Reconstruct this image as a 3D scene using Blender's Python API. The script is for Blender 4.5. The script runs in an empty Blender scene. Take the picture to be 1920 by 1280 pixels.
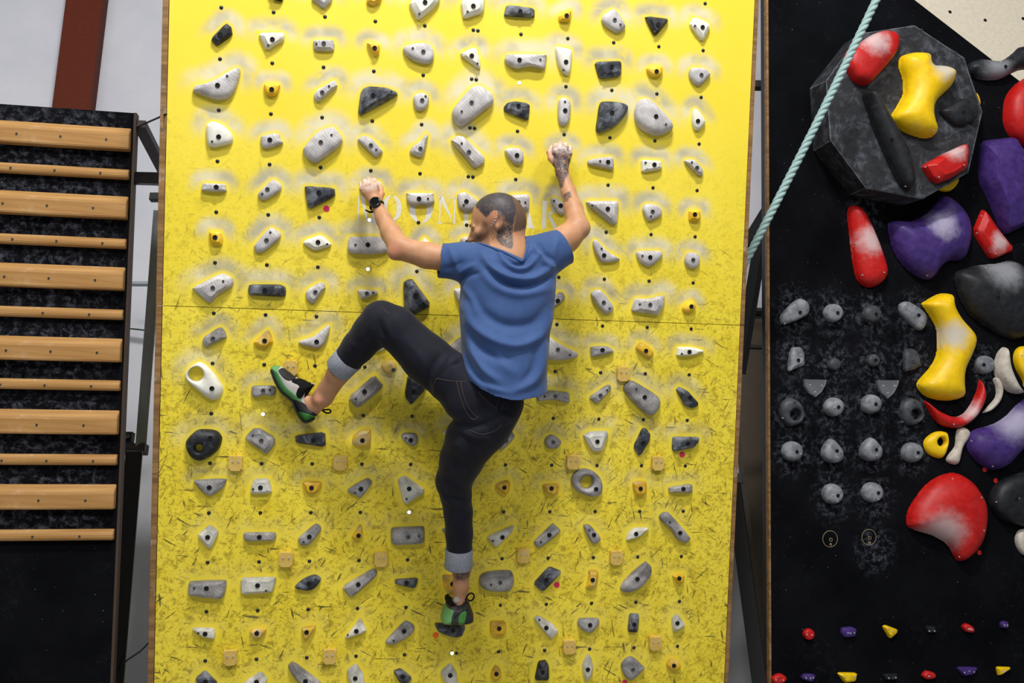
import bpy, bmesh, math, random
import numpy as np
from mathutils import Matrix, Vector
from mathutils.bvhtree import BVHTree

random.seed(7)
scene = bpy.context.scene
COL = scene.collection

# ------------------------------------------------------------------ camera
# The board's grid (0.2 m squares) solved from the photograph gives the camera.
F = 1800.0
OVERHANG = math.radians(22.0)          # lean of the yellow board towards the climber
ROT = np.array([0.0404379, 0.1835739, -0.03260695])
TR = np.array([-0.2081847, -0.01593584, -4.002278])

def rodrigues(w):
    t = np.linalg.norm(w); k = w / t
    K = np.array([[0, -k[2], k[1]], [k[2], 0, -k[0]], [-k[1], k[0], 0]])
    return np.eye(3) + math.sin(t) * K + (1 - math.cos(t)) * K @ K

RB = rodrigues(ROT)                    # board axes (columns) in camera space
ex_c, ey_c, n_c = RB[:, 0], RB[:, 1], RB[:, 2]
up_c = math.cos(OVERHANG) * ey_c - math.sin(OVERHANG) * n_c
fw_c = np.cross(up_c, ex_c)
M = np.array([ex_c, fw_c, up_c])       # camera space -> world
CAM = np.array([0.0, 0.0, 1.1])

cam_data = bpy.data.cameras.new('camera')
cam_data.sensor_width = 36.0
cam_data.lens = 36.0 * F / 1920.0
cam_data.clip_start = 0.05
cam_data.clip_end = 200
cam = bpy.data.objects.new('camera', cam_data)
COL.objects.link(cam)
mw = Matrix.Identity(4)
for i in range(3):
    for j in range(3):
        mw[i][j] = M[i, j]
    mw[i][3] = CAM[i]
cam.matrix_world = mw
scene.camera = cam

# ------------------------------------------------------------------ light
world = bpy.data.worlds.new('World'); scene.world = world
world.use_nodes = True
bg = world.node_tree.nodes['Background']
bg.inputs[0].default_value = (0.93, 0.96, 1.0, 1)
bg.inputs[1].default_value = 0.18

def area(name, loc, target, sx, sy, power, color=(1, 1, 1)):
    d = bpy.data.lights.new(name, 'AREA')
    d.shape = 'RECTANGLE'; d.size = sx; d.size_y = sy; d.energy = power; d.color = color
    o = bpy.data.objects.new(name, d); COL.objects.link(o)
    o.location = loc
    o.rotation_euler = (Vector(target) - Vector(loc)).to_track_quat('-Z', 'Y').to_euler()
    return o

area('ceiling_strip_light', (0.35, -0.6, 6.6), (0.3, 3.4, 2.6), 1.2, 0.2, 400, (1, 0.98, 0.95))
area('fill_light_left', (-2.2, -4.0, 5.6), (0, 4, 1.6), 1.6, 0.8, 235, (1, 0.98, 0.96))  # unseen lamp, added as general fill for the board
area('fill_light_right', (3.2, -4.6, 5.6), (0, 4, 1.6), 1.6, 0.8, 235, (1, 0.98, 0.96))  # second added fill lamp, out of view behind the camera
area('wall_fill_light', (-3.0, 2.2, 6.6), (-2.6, 6.2, 3.6), 1.5, 0.4, 34, (0.97, 0.98, 1.0))  # unseen lamp that brightens the white back wall

vs = scene.view_settings
vs.view_transform = 'Standard'; vs.look = 'None'; vs.gamma = 1.0
vs.use_curve_mapping = False
vs.exposure = -0.3

# ------------------------------------------------------------------ helpers
class Plane:
    """Leaning wall: x along the wall, y up it, z out of it."""
    def __init__(s, origin, lean):
        s.o = np.array(origin, float)
        s.ex = np.array([1.0, 0, 0])
        s.ey = np.array([0, -math.sin(lean), math.cos(lean)])
        s.n = np.array([0, -math.cos(lean), -math.sin(lean)])
        s.R = np.array([s.ex, s.ey, s.n]).T
    def px(s, x, y, w=0.0):
        d = M @ np.array([(x - 960) / F, -(y - 640) / F, -1.0])
        o = s.o + s.n * w
        t = np.dot(o - CAM, s.n) / np.dot(d, s.n)
        return s.R.T @ (CAM + t * d - s.o)
    def world(s, p):
        return s.o + s.R @ np.asarray(p, float)
    def mat(s, p):
        m = Matrix.Identity(4); q = s.world(p)
        for i in range(3):
            for j in range(3):
                m[i][j] = s.R[i, j]
            m[i][3] = q[i]
        return m
    def project(s, P):
        W = (np.asarray(P) @ s.R.T + s.o - CAM) @ M
        return np.c_[960 + F * W[:, 0] / -W[:, 2], 640 - F * W[:, 1] / -W[:, 2]]

def at_depth(x, y, depth):
    return CAM + M @ (np.array([(x - 960) / F, -(y - 640) / F, -1.0]) * depth)

board_origin = CAM + M @ TR
BOARD = Plane(board_origin, OVERHANG)
LEAN2 = math.radians(15.5)
BLACK = Plane(at_depth(1440, 640, 5.0), LEAN2)
CAMPUS = Plane(at_depth(228, 640, 4.05), LEAN2 + math.radians(1.0))
WALL_Y = 6.3
WALLP = Plane((0, WALL_Y, 3.0), 0.0)

def tag(o, label=None, cat=None, group=None, kind=None):
    if label: o['label'] = label
    if cat: o['category'] = cat
    if group: o['group'] = group
    if kind: o['kind'] = kind
    return o

def link(name, me, mats=None, parent=None, matrix=None):
    o = bpy.data.objects.new(name, me)
    COL.objects.link(o)
    if mats is not None and len(me.materials) == 0:
        for m in (mats if isinstance(mats, (list, tuple)) else [mats]):
            me.materials.append(m)
    if parent is not None:
        o.parent = parent
    if matrix is not None:
        o.matrix_local = matrix
    return o

def empty(name, matrix=None):
    o = bpy.data.objects.new(name, None); COL.objects.link(o)
    o.empty_display_size = 0.1
    if matrix is not None: o.matrix_world = matrix
    return o

def mesh(name, verts, faces, smooth=False):
    me = bpy.data.meshes.new(name)
    me.from_pydata([tuple(map(float, v)) for v in verts], [], [tuple(map(int, f)) for f in faces])
    me.update()
    if smooth:
        me.polygons.foreach_set('use_smooth', [True] * len(me.polygons))
    return me

def box_mesh(name, x0, x1, y0, y1, z0, z1, bevel=0.0):
    bm = bmesh.new()
    vs_ = [bm.verts.new(p) for p in ((x0, y0, z0), (x1, y0, z0), (x1, y1, z0), (x0, y1, z0), (x0, y0, z1), (x1, y0, z1), (x1, y1, z1), (x0, y1, z1))]
    for f in ((3, 2, 1, 0), (4, 5, 6, 7), (0, 1, 5, 4), (1, 2, 6, 5), (2, 3, 7, 6), (3, 0, 4, 7)):
        bm.faces.new([vs_[i] for i in f])
    if bevel:
        bmesh.ops.bevel(bm, geom=bm.edges[:], offset=bevel, segments=2, affect='EDGES', profile=0.6)
    me = bpy.data.meshes.new(name); bm.to_mesh(me); bm.free()
    return me

def prism_mesh(name, poly, z0, z1, bevel=0.0):
    """Flat polygon (x, y) given thickness z0..z1."""
    n = len(poly)
    a = sum(poly[i][0] * poly[(i + 1) % n][1] - poly[(i + 1) % n][0] * poly[i][1] for i in range(n))
    if a < 0: poly = poly[::-1]
    bm = bmesh.new()
    b = [bm.verts.new((p[0], p[1], z0)) for p in poly]
    t = [bm.verts.new((p[0], p[1], z1)) for p in poly]
    bm.faces.new(b[::-1]); bm.faces.new(t)
    for i in range(n):
        bm.faces.new((b[i], b[(i + 1) % n], t[(i + 1) % n], t[i]))
    if bevel:
        bmesh.ops.bevel(bm, geom=[e for e in bm.edges if abs(e.verts[0].co.z - z1) < 1e-6 and abs(e.verts[1].co.z - z1) < 1e-6], offset=bevel, segments=2, affect='EDGES')
    me = bpy.data.meshes.new(name); bm.to_mesh(me); bm.free()
    return me

def tube_mesh(name, pts, r, seg=8, closed=False, flat=1.0):
    """Round tube along points; r may be a list."""
    P = [Vector(p) for p in pts]; n = len(P)
    rs = r if isinstance(r, (list, tuple)) else [r] * n
    V, Fc = [], []
    prev = None
    for i in range(n):
        t = (P[(i + 1) % n] - P[i - 1]) if closed else (P[min(i + 1, n - 1)] - P[max(i - 1, 0)])
        t.normalize()
        if prev is None:
            a = Vector((0, 0, 1)) if abs(t.z) < 0.9 else Vector((1, 0, 0))
            s = t.cross(a).normalized()
        else:
            s = (prev - t * prev.dot(t)).normalized()
        prev = s; q = t.cross(s)
        for k in range(seg):
            an = 2 * math.pi * k / seg
            V.append(P[i] + s * math.cos(an) * rs[i] + q * math.sin(an) * rs[i] * flat)
    m = n if closed else n - 1
    for i in range(m):
        for k in range(seg):
            Fc.append((i * seg + k, i * seg + (k + 1) % seg, ((i + 1) % n) * seg + (k + 1) % seg, ((i + 1) % n) * seg + k))
    if not closed:
        Fc.append(tuple(range(seg))[::-1]); Fc.append(tuple((n - 1) * seg + k for k in range(seg)))
    return mesh(name, V, Fc, True)

def beam_mesh(name, a, b, wx, wy, upref=(0, 0, 1), bevel=0.003):
    """Rectangular bar between two world points."""
    a = Vector(a); b = Vector(b); t = (b - a); L = t.length; t.normalize()
    s = t.cross(Vector(upref))
    if s.length < 1e-3: s = t.cross(Vector((0, 1, 0)))
    s.normalize(); q = s.cross(t)
    me = box_mesh(name, -wx / 2, wx / 2, -wy / 2, wy / 2, 0, L, bevel)
    me.transform(Matrix(((s.x, q.x, t.x, a.x), (s.y, q.y, t.y, a.y), (s.z, q.z, t.z, a.z), (0, 0, 0, 1))))
    return me

# ------------------------------------------------------------------ materials
def srgb(r, g, b):
    f = lambda c: (c / 255 / 12.92) if c / 255 <= 0.04045 else ((c / 255 + 0.055) / 1.055) ** 2.4
    return (f(r), f(g), f(b), 1.0)

class Nodes:
    def __init__(s, name, rough=0.6, spec=0.4):
        s.m = bpy.data.materials.new(name); s.m.use_nodes = True
        s.t = s.m.node_tree; s.b = s.t.nodes['Principled BSDF']
        s.b.inputs['Roughness'].default_value = rough
        s.b.inputs['Specular IOR Level'].default_value = spec
        s.co = s.n('ShaderNodeTexCoord').outputs['Object']
    def n(s, kind, **kw):
        x = s.t.nodes.new(kind)
        for k, v in kw.items(): setattr(x, k, v)
        return x
    def l(s, a, b): s.t.links.new(a, b)
    def noise(s, scale, detail=4, rough=0.55, dist=0.0, co=None, sc=(1, 1, 1), rot=0.0):
        src = co or s.co
        if rot:
            m0 = s.n('ShaderNodeMapping'); m0.inputs['Rotation'].default_value = (0, 0, rot); s.l(src, m0.inputs['Vector']); src = m0.outputs[0]
        mp = s.n('ShaderNodeMapping'); mp.inputs['Scale'].default_value = sc
        s.l(src, mp.inputs['Vector'])
        x = s.n('ShaderNodeTexNoise'); x.inputs['Scale'].default_value = scale; x.inputs['Detail'].default_value = detail
        x.inputs['Roughness'].default_value = rough; x.inputs['Distortion'].default_value = dist
        s.l(mp.outputs[0], x.inputs['Vector'])
        return x.outputs['Fac']
    def ramp(s, fac, lo, hi, a=0.0, b=1.0):
        x = s.n('ShaderNodeMapRange'); x.interpolation_type = 'SMOOTHSTEP'
        x.inputs['From Min'].default_value = lo; x.inputs['From Max'].default_value = hi
        x.inputs['To Min'].default_value = a; x.inputs['To Max'].default_value = b
        s.l(fac, x.inputs['Value']); return x.outputs['Result']
    def math(s, op, a, b=None):
        x = s.n('ShaderNodeMath', operation=op)
        for i, v in enumerate((a, b)):
            if v is None: continue
            if isinstance(v, (int, float)): x.inputs[i].default_value = v
            else: s.l(v, x.inputs[i])
        return x.outputs[0]
    def mix(s, fac, a, b):
        x = s.n('ShaderNodeMix', data_type='RGBA')
        for sock, v in ((x.inputs[0], fac), (x.inputs[6], a), (x.inputs[7], b)):
            if isinstance(v, (int, float)): sock.default_value = v
            elif isinstance(v, tuple): sock.default_value = v
            else: s.l(v, sock)
        return x.outputs[2]
    def color(s, v):
        if isinstance(v, tuple): s.b.inputs['Base Color'].default_value = v
        else: s.l(v, s.b.inputs['Base Color'])
    def bump(s, h, strength=0.3, dist=0.004):
        x = s.n('ShaderNodeBump'); x.inputs['Strength'].default_value = strength; x.inputs['Distance'].default_value = dist
        s.l(h, x.inputs['Height']); s.l(x.outputs[0], s.b.inputs['Normal'])
    def random(s):
        return s.n('ShaderNodeObjectInfo').outputs['Random']
    def objco(s):
        """Object coordinates shifted for each object, so copies differ."""
        r = s.n('ShaderNodeVectorMath', operation='ADD')
        c = s.n('ShaderNodeCombineXYZ')
        k = s.math('MULTIPLY', s.random(), 37.0)
        for i in range(3): s.l(k, c.inputs[i])
        s.l(s.co, r.inputs[0]); s.l(c.outputs[0], r.inputs[1])
        return r.outputs[0]

def plain(name, c, rough=0.6, spec=0.4, metal=0.0, emit=None):
    s = Nodes(name, rough, spec)
    v = s.noise(35, 3)
    s.color(s.mix(s.ramp(v, 0.35, 0.7), tuple(x * 0.93 for x in c[:3]) + (1,), tuple(min(1, x * 1.03) for x in c[:3]) + (1,)))
    s.b.inputs['Metallic'].default_value = metal
    if emit:
        s.b.inputs['Emission Color'].default_value = emit[0]; s.b.inputs['Emission Strength'].default_value = emit[1]
    return s.m

def hold_material(name, base, dark, chalk, chalk_amt=0.5, grain=False, rubber=0.0, rough=0.55, thr=0.56, spot=None):
    """Cast resin: mottled colour, chalk in patches, rubber on the step of foot holds."""
    s = Nodes(name, rough, 0.35)
    co = s.objco()
    c = s.mix(s.ramp(s.noise(28, 3, co=co), 0.3, 0.7), dark, base)
    if grain:
        w = s.n('ShaderNodeTexWave', wave_type='RINGS', rings_direction='SPHERICAL')
        w.inputs['Scale'].default_value = 34; w.inputs['Distortion'].default_value = 4
        w.inputs['Detail'].default_value = 2; w.inputs['Detail Scale'].default_value = 1.2
        s.l(co, w.inputs['Vector'])
        c = s.mix(s.ramp(w.outputs['Fac'], 0.5, 0.95, 0, 0.34), c, tuple(x * 0.6 for x in dark[:3]) + (1,))
    ch = s.ramp(s.noise(16, 5, 0.65, 0.6, co=co), thr - 0.08, thr + 0.16, 0, chalk_amt)
    c = s.mix(ch, c, chalk)
    if spot:
        at = s.n('ShaderNodeAttribute', attribute_type='OBJECT', attribute_name='chalk_spot')
        sa = s.n('ShaderNodeSeparateXYZ'); s.l(at.outputs['Vector'], sa.inputs[0])
        so = s.n('ShaderNodeSeparateXYZ'); s.l(s.co, so.inputs[0])
        dx = s.math('SUBTRACT', so.outputs[0], sa.outputs[0]); dy = s.math('SUBTRACT', so.outputs[1], sa.outputs[1])
        d = s.math('SQRT', s.math('ADD', s.math('MULTIPLY', dx, dx), s.math('MULTIPLY', dy, dy)))
        d = s.math('ADD', d, s.math('MULTIPLY', s.math('SUBTRACT', s.noise(24, 5, 0.65, co=co), 0.5), 0.09))
        k = s.math('SUBTRACT', 1.0, s.math('DIVIDE', d, s.math('ADD', sa.outputs[2], 0.0005)))
        c = s.mix(s.ramp(k, -0.1, 0.85, 0, 0.85), c, spot)
    if rubber:
        sx = s.n('ShaderNodeSeparateXYZ'); s.l(s.co, sx.inputs[0])
        k = s.math('ADD', sx.outputs[1], s.math('MULTIPLY', s.math('SUBTRACT', s.noise(30, 4, co=co), 0.5), 0.05))
        c = s.mix(s.ramp(k, 0.0, 0.035, 0, rubber), c, srgb(52, 53, 58))
    s.color(c)
    s.bump(s.noise(420, 2, co=co), 0.18, 0.002)
    return s.m

MAT = {}
MAT['G'] = hold_material('grey_grained_resin', srgb(206, 202, 200), srgb(178, 174, 174), srgb(226, 226, 226), 0.6, True)
MAT['g'] = hold_material('worn_grey_resin', srgb(172, 168, 166), srgb(138, 135, 134), srgb(200, 200, 202), 0.45, True, 0.55, 0.45)
MAT['W'] = hold_material('white_resin', srgb(236, 234, 222), srgb(220, 218, 205), srgb(245, 245, 245), 0.4)
MAT['w'] = hold_material('worn_white_resin', srgb(222, 220, 206), srgb(196, 194, 182), srgb(232, 232, 234), 0.4, False, 0.45, 0.4)
MAT['Y'] = hold_material('yellow_resin', srgb(248, 208, 50), srgb(232, 182, 32), srgb(236, 228, 190), 0.3)
MAT['y'] = hold_material('worn_yellow_resin', srgb(240, 196, 44), srgb(216, 168, 40), srgb(205, 198, 176), 0.55, False, 0.5, 0.5)
MAT['B'] = hold_material('black_resin', srgb(34, 36, 42), srgb(20, 21, 26), srgb(120, 123, 130), 0.4, False, 0.0, 0.5)
MAT['S'] = hold_material('slate_resin', srgb(58, 62, 72), srgb(36, 39, 47), srgb(150, 154, 162), 0.6, False, 0.0, 0.5, 0.5)
MAT['C'] = hold_material('chalked_graphite_resin', srgb(124, 127, 134), srgb(92, 95, 102), srgb(170, 172, 178), 0.5, False, 0.0, 0.5, 0.5)
MAT['D'] = hold_material('dark_graphite_resin', srgb(34, 36, 41), srgb(22, 23, 27), srgb(80, 84, 92), 0.3, False, 0.0, 0.5, 0.6, srgb(150, 152, 158))
MAT['R'] = hold_material('red_resin', srgb(200, 28, 24), srgb(180, 20, 18), srgb(190, 110, 108), 0.18, False, 0.0, 0.45, 0.6, srgb(212, 190, 190))
MAT['Q'] = hold_material('bright_yellow_resin', srgb(248, 208, 20), srgb(238, 192, 12), srgb(215, 195, 110), 0.25, False, 0.0, 0.4, 0.6, srgb(196, 194, 192))
MAT['P'] = hold_material('purple_resin', srgb(72, 48, 122), srgb(56, 36, 100), srgb(110, 96, 148), 0.25, False, 0.0, 0.5, 0.6, srgb(170, 164, 190))
MAT['K'] = hold_material('cream_resin', srgb(205, 196, 182), srgb(182, 172, 160), srgb(222, 218, 212), 0.4, False, 0.0, 0.5)
MAT['V'] = hold_material('black_volume_paint', srgb(42, 44, 49), srgb(30, 31, 35), srgb(104, 108, 118), 0.5, False, 0.0, 0.7, 0.54)
MAT['E'] = hold_material('dark_pod_resin', srgb(70, 72, 78), srgb(50, 52, 57), srgb(110, 113, 120), 0.4, False, 0.0, 0.5, 0.55)
MAT['X'] = hold_material('chalk_worn_edge_paint', srgb(104, 106, 112), srgb(70, 72, 78), srgb(150, 152, 158), 0.5, False, 0.0, 0.7, 0.5)
MAT['T'] = hold_material('tan_foothold_resin', srgb(216, 184, 98), srgb(204, 168, 80), srgb(224, 200, 120), 0.4)
BOLT_STEEL = plain('black_bolt_steel', srgb(38, 38, 40), 0.35, 0.6, 0.6)
BOLT_DARK = plain('bolt_socket', srgb(10, 10, 10), 0.6)
BOLT_LIGHT = plain('zinc_bolt', srgb(120, 120, 120), 0.35, 0.6, 0.7)
SCREW_DARK = plain('dark_screw', srgb(90, 90, 92), 0.4, 0.5, 0.4)
SCREW_LIGHT = plain('zinc_screw', srgb(205, 205, 205), 0.4, 0.5, 0.3)
STEEL_BLACK = plain('black_painted_steel', srgb(24, 24, 27), 0.45)
STEEL_GREY = plain('grey_steel', srgb(150, 156, 168), 0.45, 0.5, 0.0)
STEEL_BROWN = plain('brown_primed_steel', srgb(58, 48, 44), 0.55)
CABLE = plain('black_cable', srgb(22, 22, 24), 0.5)

def wood_material(name, a, b, scale=5.0):
    s = Nodes(name, 0.55, 0.3)
    n1 = s.noise(scale, 5, 0.6, 1.2, sc=(0.25, 3, 3))
    c = s.mix(s.ramp(n1, 0.3, 0.72), a, b)
    c = s.mix(s.ramp(s.noise(7, 5, 0.7), 0.58, 0.8, 0, 0.5), c, srgb(235, 226, 212))
    s.color(c); s.bump(n1, 0.15, 0.002)
    return s.m
WOOD = wood_material('rung_wood', srgb(160, 116, 62), srgb(194, 152, 96))
WOOD_EDGE = wood_material('plywood_edge', srgb(112, 82, 48), srgb(158, 120, 74), 9)

def black_ply():
    s = Nodes('black_plywood', 0.8, 0.03)
    c = s.mix(s.ramp(s.noise(3, 5), 0.3, 0.7), srgb(10, 11, 14), srgb(18, 19, 23))
    cloud = s.ramp(s.noise(2.6, 4, 0.6, 0.8), 0.5, 0.74)
    smear = s.ramp(s.noise(30, 6, 0.75, 0.4), 0.45, 0.72)
    at = s.n('ShaderNodeAttribute', attribute_name='chalk')
    cloud = s.math('MAXIMUM', s.math('MULTIPLY', cloud, 0.12), at.outputs['Fac'])
    c = s.mix(s.math('MULTIPLY', s.math('MULTIPLY', cloud, smear), 0.6), c, srgb(112, 116, 130))
    c = s.mix(s.ramp(s.noise(90, 2, 0.5), 0.74, 0.79, 0, 0.6), c, srgb(190, 190, 185))
    s.color(c); s.bump(s.noise(200, 2), 0.1, 0.002)
    return s.m
BLACK_PLY = black_ply()

def white_wall():
    s = Nodes('white_plaster', 0.8, 0.2)
    c = s.mix(s.ramp(s.noise(0.9, 5, 0.6), 0.3, 0.7), srgb(184, 186, 195), srgb(200, 201, 208))
    c = s.mix(s.ramp(s.noise(9, 4, 0.6, 1.5, sc=(2.5, 1, 0.6)), 0.72, 0.8, 0, 0.35), c, srgb(140, 140, 145))
    s.color(c); s.bump(s.noise(60, 3), 0.06, 0.004)
    return s.m
WHITE = white_wall()

# ------------------------------------------------------------------ volumes to meshes
U = BOARD.px
def mpp(x, y, w):
    return float(np.linalg.norm(U(x + 1, y, w) - U(x, y, w)))

def point_seg_dist(X, Y, P):
    """Distance from grid points to a closed outline, negative inside."""
    n = len(P); d = np.full(X.shape, 9.0); inside = np.zeros(X.shape, bool)
    for i in range(n):
        a, b = P[i], P[(i + 1) % n]
        ab = b - a; L2 = max(1e-12, ab @ ab)
        t = np.clip(((X - a[0]) * ab[0] + (Y - a[1]) * ab[1]) / L2, 0, 1)
        d = np.minimum(d, np.hypot(X - a[0] - t * ab[0], Y - a[1] - t * ab[1]))
        c = ((a[1] > Y) != (b[1] > Y)) & (X < (b[0] - a[0]) * (Y - a[1]) / ((b[1] - a[1]) if abs(b[1] - a[1]) > 1e-9 else 1e-9) + a[0])
        inside ^= c
    return np.where(inside, -d, d)

def sstep(a, b, x):
    t = np.clip((x - a) / (b - a), 0, 1); return t * t * (3 - 2 * t)

class Vol:
    """Signed-distance volume in board axes (x along, y up, z out of the board)."""
    def __init__(s, lo, hi, h):
        s.lo = np.array(lo, np.float32); s.h = h
        s.n = [int((hi[i] - lo[i]) / h) + 2 for i in range(3)]
        s.ax = [s.lo[i] + h * np.arange(s.n[i], dtype=np.float32) for i in range(3)]
        s.d = np.full(s.n, 0.5, np.float32)
    def box(s, lo, hi, pad):
        sl = []
        for i in range(3):
            a = int(np.searchsorted(s.ax[i], lo[i] - pad)); b = int(np.searchsorted(s.ax[i], hi[i] + pad))
            sl.append(slice(max(0, a), min(s.n[i], b)))
        return tuple(sl), s.ax[0][sl[0]][:, None, None], s.ax[1][sl[1]][None, :, None], s.ax[2][sl[2]][None, None, :]
    def put(s, sl, f, k, op='add'):
        a = s.d[sl]
        if op == 'sub': f = -f; a2 = -a
        if op == 'add':
            h = np.clip(0.5 + 0.5 * (a - f) / k, 0, 1); s.d[sl] = a * (1 - h) + f * h - k * h * (1 - h)
        else:
            h = np.clip(0.5 - 0.5 * (a - f) / k, 0, 1); s.d[sl] = a * (1 - h) + f * h + k * h * (1 - h)
    def cone(s, a, b, ra, rb, k=0.012, fz=1.0, op='add'):
        """Tapered capsule; fz < 1 flattens it towards the board."""
        a = np.array(a, float); b = np.array(b, float)
        r = max(ra, rb)
        sl, X, Y, Z = s.box(np.minimum(a, b) - r, np.maximum(a, b) + r, k + 0.02)
        ab = b - a; L2 = max(1e-9, ab[0] ** 2 + ab[1] ** 2 + (ab[2]) ** 2)
        t = np.clip(((X - a[0]) * ab[0] + (Y - a[1]) * ab[1] + (Z - a[2]) * ab[2]) / L2, 0, 1)
        dz = (Z - a[2] - t * ab[2]) / fz
        f = np.sqrt((X - a[0] - t * ab[0]) ** 2 + (Y - a[1] - t * ab[1]) ** 2 + dz * dz) - (ra + (rb - ra) * t)
        s.put(sl, f.astype(np.float32), k, op)
    def ell(s, c, axes, radii, k=0.012, op='add'):
        c = np.array(c, float); r = max(radii)
        sl, X, Y, Z = s.box(c - r, c + r, k + 0.02)
        q = 0
        for ax, rr in zip(axes, radii):
            q = q + (((X - c[0]) * ax[0] + (Y - c[1]) * ax[1] + (Z - c[2]) * ax[2]) / rr) ** 2
        f = (np.sqrt(q) - 1) * min(radii)
        s.put(sl, f.astype(np.float32), k, op)
    def chain(s, pts, k=0.012, fz=1.0):
        """Points (px, py, w, radius in px)."""
        for p, q in zip(pts[:-1], pts[1:]):
            s.cone(U(*p[:3]), U(*q[:3]), p[3] * mpp(*p[:3]), q[3] * mpp(*q[:3]), k, fz)
    def loft(s, rows, k=0.02, e=2.3):
        """Rows (py, left px, right px, w centre, half depth): superellipse slices stacked up the board."""
        R = []
        for py, l, r, w, b in rows:
            a = U(l, py, w); c = U(r, py, w)
            R.append((0.5 * (a[1] + c[1]), 0.5 * (a[0] + c[0]), 0.5 * (c[0] - a[0]), w, b))
        R = np.array(sorted(R))
        v = s.ax[1]
        cu, au, cw, bw = [np.interp(v, R[:, 0], R[:, i])[None, :, None] for i in (1, 2, 3, 4)]
        X = s.ax[0][:, None, None]; Z = s.ax[2][None, None, :]
        q = (np.abs((X - cu) / au) ** e + np.abs((Z - cw) / bw) ** e) ** (1 / e)
        f = (q - 1) * np.minimum(au, bw)
        f = np.maximum(f, np.maximum(R[0, 0] - v, v - R[-1, 0])[None, :, None])
        s.put((slice(None),) * 3, f.astype(np.float32), k)
    def nets(s):
        d = s.d; neg = d < 0
        c = np.zeros([n - 1 for n in s.n], np.uint8)
        cor = [(i, j, k) for i in (0, 1) for j in (0, 1) for k in (0, 1)]
        for i, j, k in cor:
            c += neg[i:s.n[0] - 1 + i, j:s.n[1] - 1 + j, k:s.n[2] - 1 + k]
        act = (c > 0) & (c < 8)
        cells = np.argwhere(act)
        idx = np.full(act.shape, -1, np.int32); idx[act] = np.arange(len(cells))
        acc = np.zeros((len(cells), 3)); cnt = np.zeros(len(cells))
        for a in cor:
            for ax in range(3):
                if a[ax]: continue
                b = list(a); b[ax] = 1
                va = d[cells[:, 0] + a[0], cells[:, 1] + a[1], cells[:, 2] + a[2]]
                vb = d[cells[:, 0] + b[0], cells[:, 1] + b[1], cells[:, 2] + b[2]]
                m = (va < 0) != (vb < 0)
                t = va[m] / (va[m] - vb[m])
                p = np.tile(np.array(a, float), (m.sum(), 1)); p[:, ax] += t
                acc[m] += p; cnt[m] += 1
        V = s.lo + s.h * (cells + acc / cnt[:, None])
        Q = []
        for ax in range(3):
            o1, o2 = (ax + 1) % 3, (ax + 2) % 3
            sa = [slice(None)] * 3; sb = [slice(None)] * 3
            sa[ax] = slice(0, -1); sb[ax] = slice(1, None)
            ea = neg[tuple(sa)]; eb = neg[tuple(sb)]
            e = np.argwhere(ea != eb)
            ok = (e[:, o1] > 0) & (e[:, o2] > 0) & (e[:, o1] < s.n[o1] - 1) & (e[:, o2] < s.n[o2] - 1)
            e = e[ok]
            fl = ea[e[:, 0], e[:, 1], e[:, 2]]
            def cell(da, db):
                q = e.copy(); q[:, o1] -= da; q[:, o2] -= db
                return idx[q[:, 0], q[:, 1], q[:, 2]]
            quad = np.c_[cell(1, 1), cell(0, 1), cell(0, 0), cell(1, 0)]
            quad[~fl] = quad[~fl][:, ::-1]
            Q.append(quad)
        return V, np.concatenate(Q)

def relax(V, Q, it=2, lam=0.5):
    e = np.r_[Q[:, [0, 1]], Q[:, [1, 2]], Q[:, [2, 3]], Q[:, [3, 0]]]
    n = len(V); deg = np.bincount(e.ravel(), minlength=n)[:, None]
    for _ in range(it):
        acc = np.zeros_like(V)
        for j in range(3):
            acc[:, j] = np.bincount(e[:, 0], V[e[:, 1], j], n) + np.bincount(e[:, 1], V[e[:, 0], j], n)
        V = V + lam * (acc / np.maximum(1, deg) - V)
    return V


# ------------------------------------------------------------------ the setting
floor_m = Nodes('floor_mat_vinyl', 0.7, 0.3)
floor_m.color(floor_m.mix(floor_m.ramp(floor_m.noise(4, 4), 0.3, 0.7), srgb(150, 152, 156), srgb(166, 168, 172)))
tag(link('floor', box_mesh('floor', -8, 8, -9, WALL_Y, -0.2, 0.0), floor_m.m), kind='structure')
tag(link('wall_back', box_mesh('wall_back', -8, 8, WALL_Y, WALL_Y + 0.2, 0, 8), WHITE), kind='structure')

def wall_pt(x, y, off=0.0):
    return Vector(WALLP.world(WALLP.px(x, y, off)))

red_m = plain('red_oxide_steel', srgb(88, 36, 20), 0.7, 0.15)
poly = [WALLP.px(x, y)[:2] for x, y in ((145, -80), (213, -80), (178, 215), (140, 500), (72, 500), (108, 215))]
beam = link('steel_column', prism_mesh('steel_column', poly, 0.0, 0.14, 0.004), red_m, matrix=WALLP.mat((0, 0, 0)))
tag(beam, 'red-brown painted steel column against the white wall', 'column')
# dark lower wall seen between the two boards
brown_m = plain('brown_panel_paint', srgb(92, 82, 70), 0.7)
p0 = WALLP.px(1398, 900, 0.1); p1 = WALLP.px(1420, 600, 0.1)
o = link('wall_right', box_mesh('wall_right', p0[0], p0[0] + 1.2, -2.99, p1[1], 0.01, 0.10), brown_m, matrix=WALLP.mat((0, 0, 0)))
tag(o, 'brown panelled lower wall between the two climbing boards', kind='structure')
for k, yy in enumerate((578, 648)):
    pa = WALLP.px(1398, yy, 0.12)
    o = link('trim_%d' % (k + 1), box_mesh('trim', pa[0], pa[0] + 1.2, pa[1] - 0.012, pa[1] + 0.012, 0.0, 0.115), plain('trim_%d_paint' % k, srgb(60, 56, 52)), matrix=WALLP.mat((0, 0, 0)))
    tag(o, kind='structure')

# ------------------------------------------------------------------ hold geometry
def poly_area(P):
    x, y = P[:, 0], P[:, 1]
    return 0.5 * np.sum(x * np.roll(y, -1) - np.roll(x, -1) * y)

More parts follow.
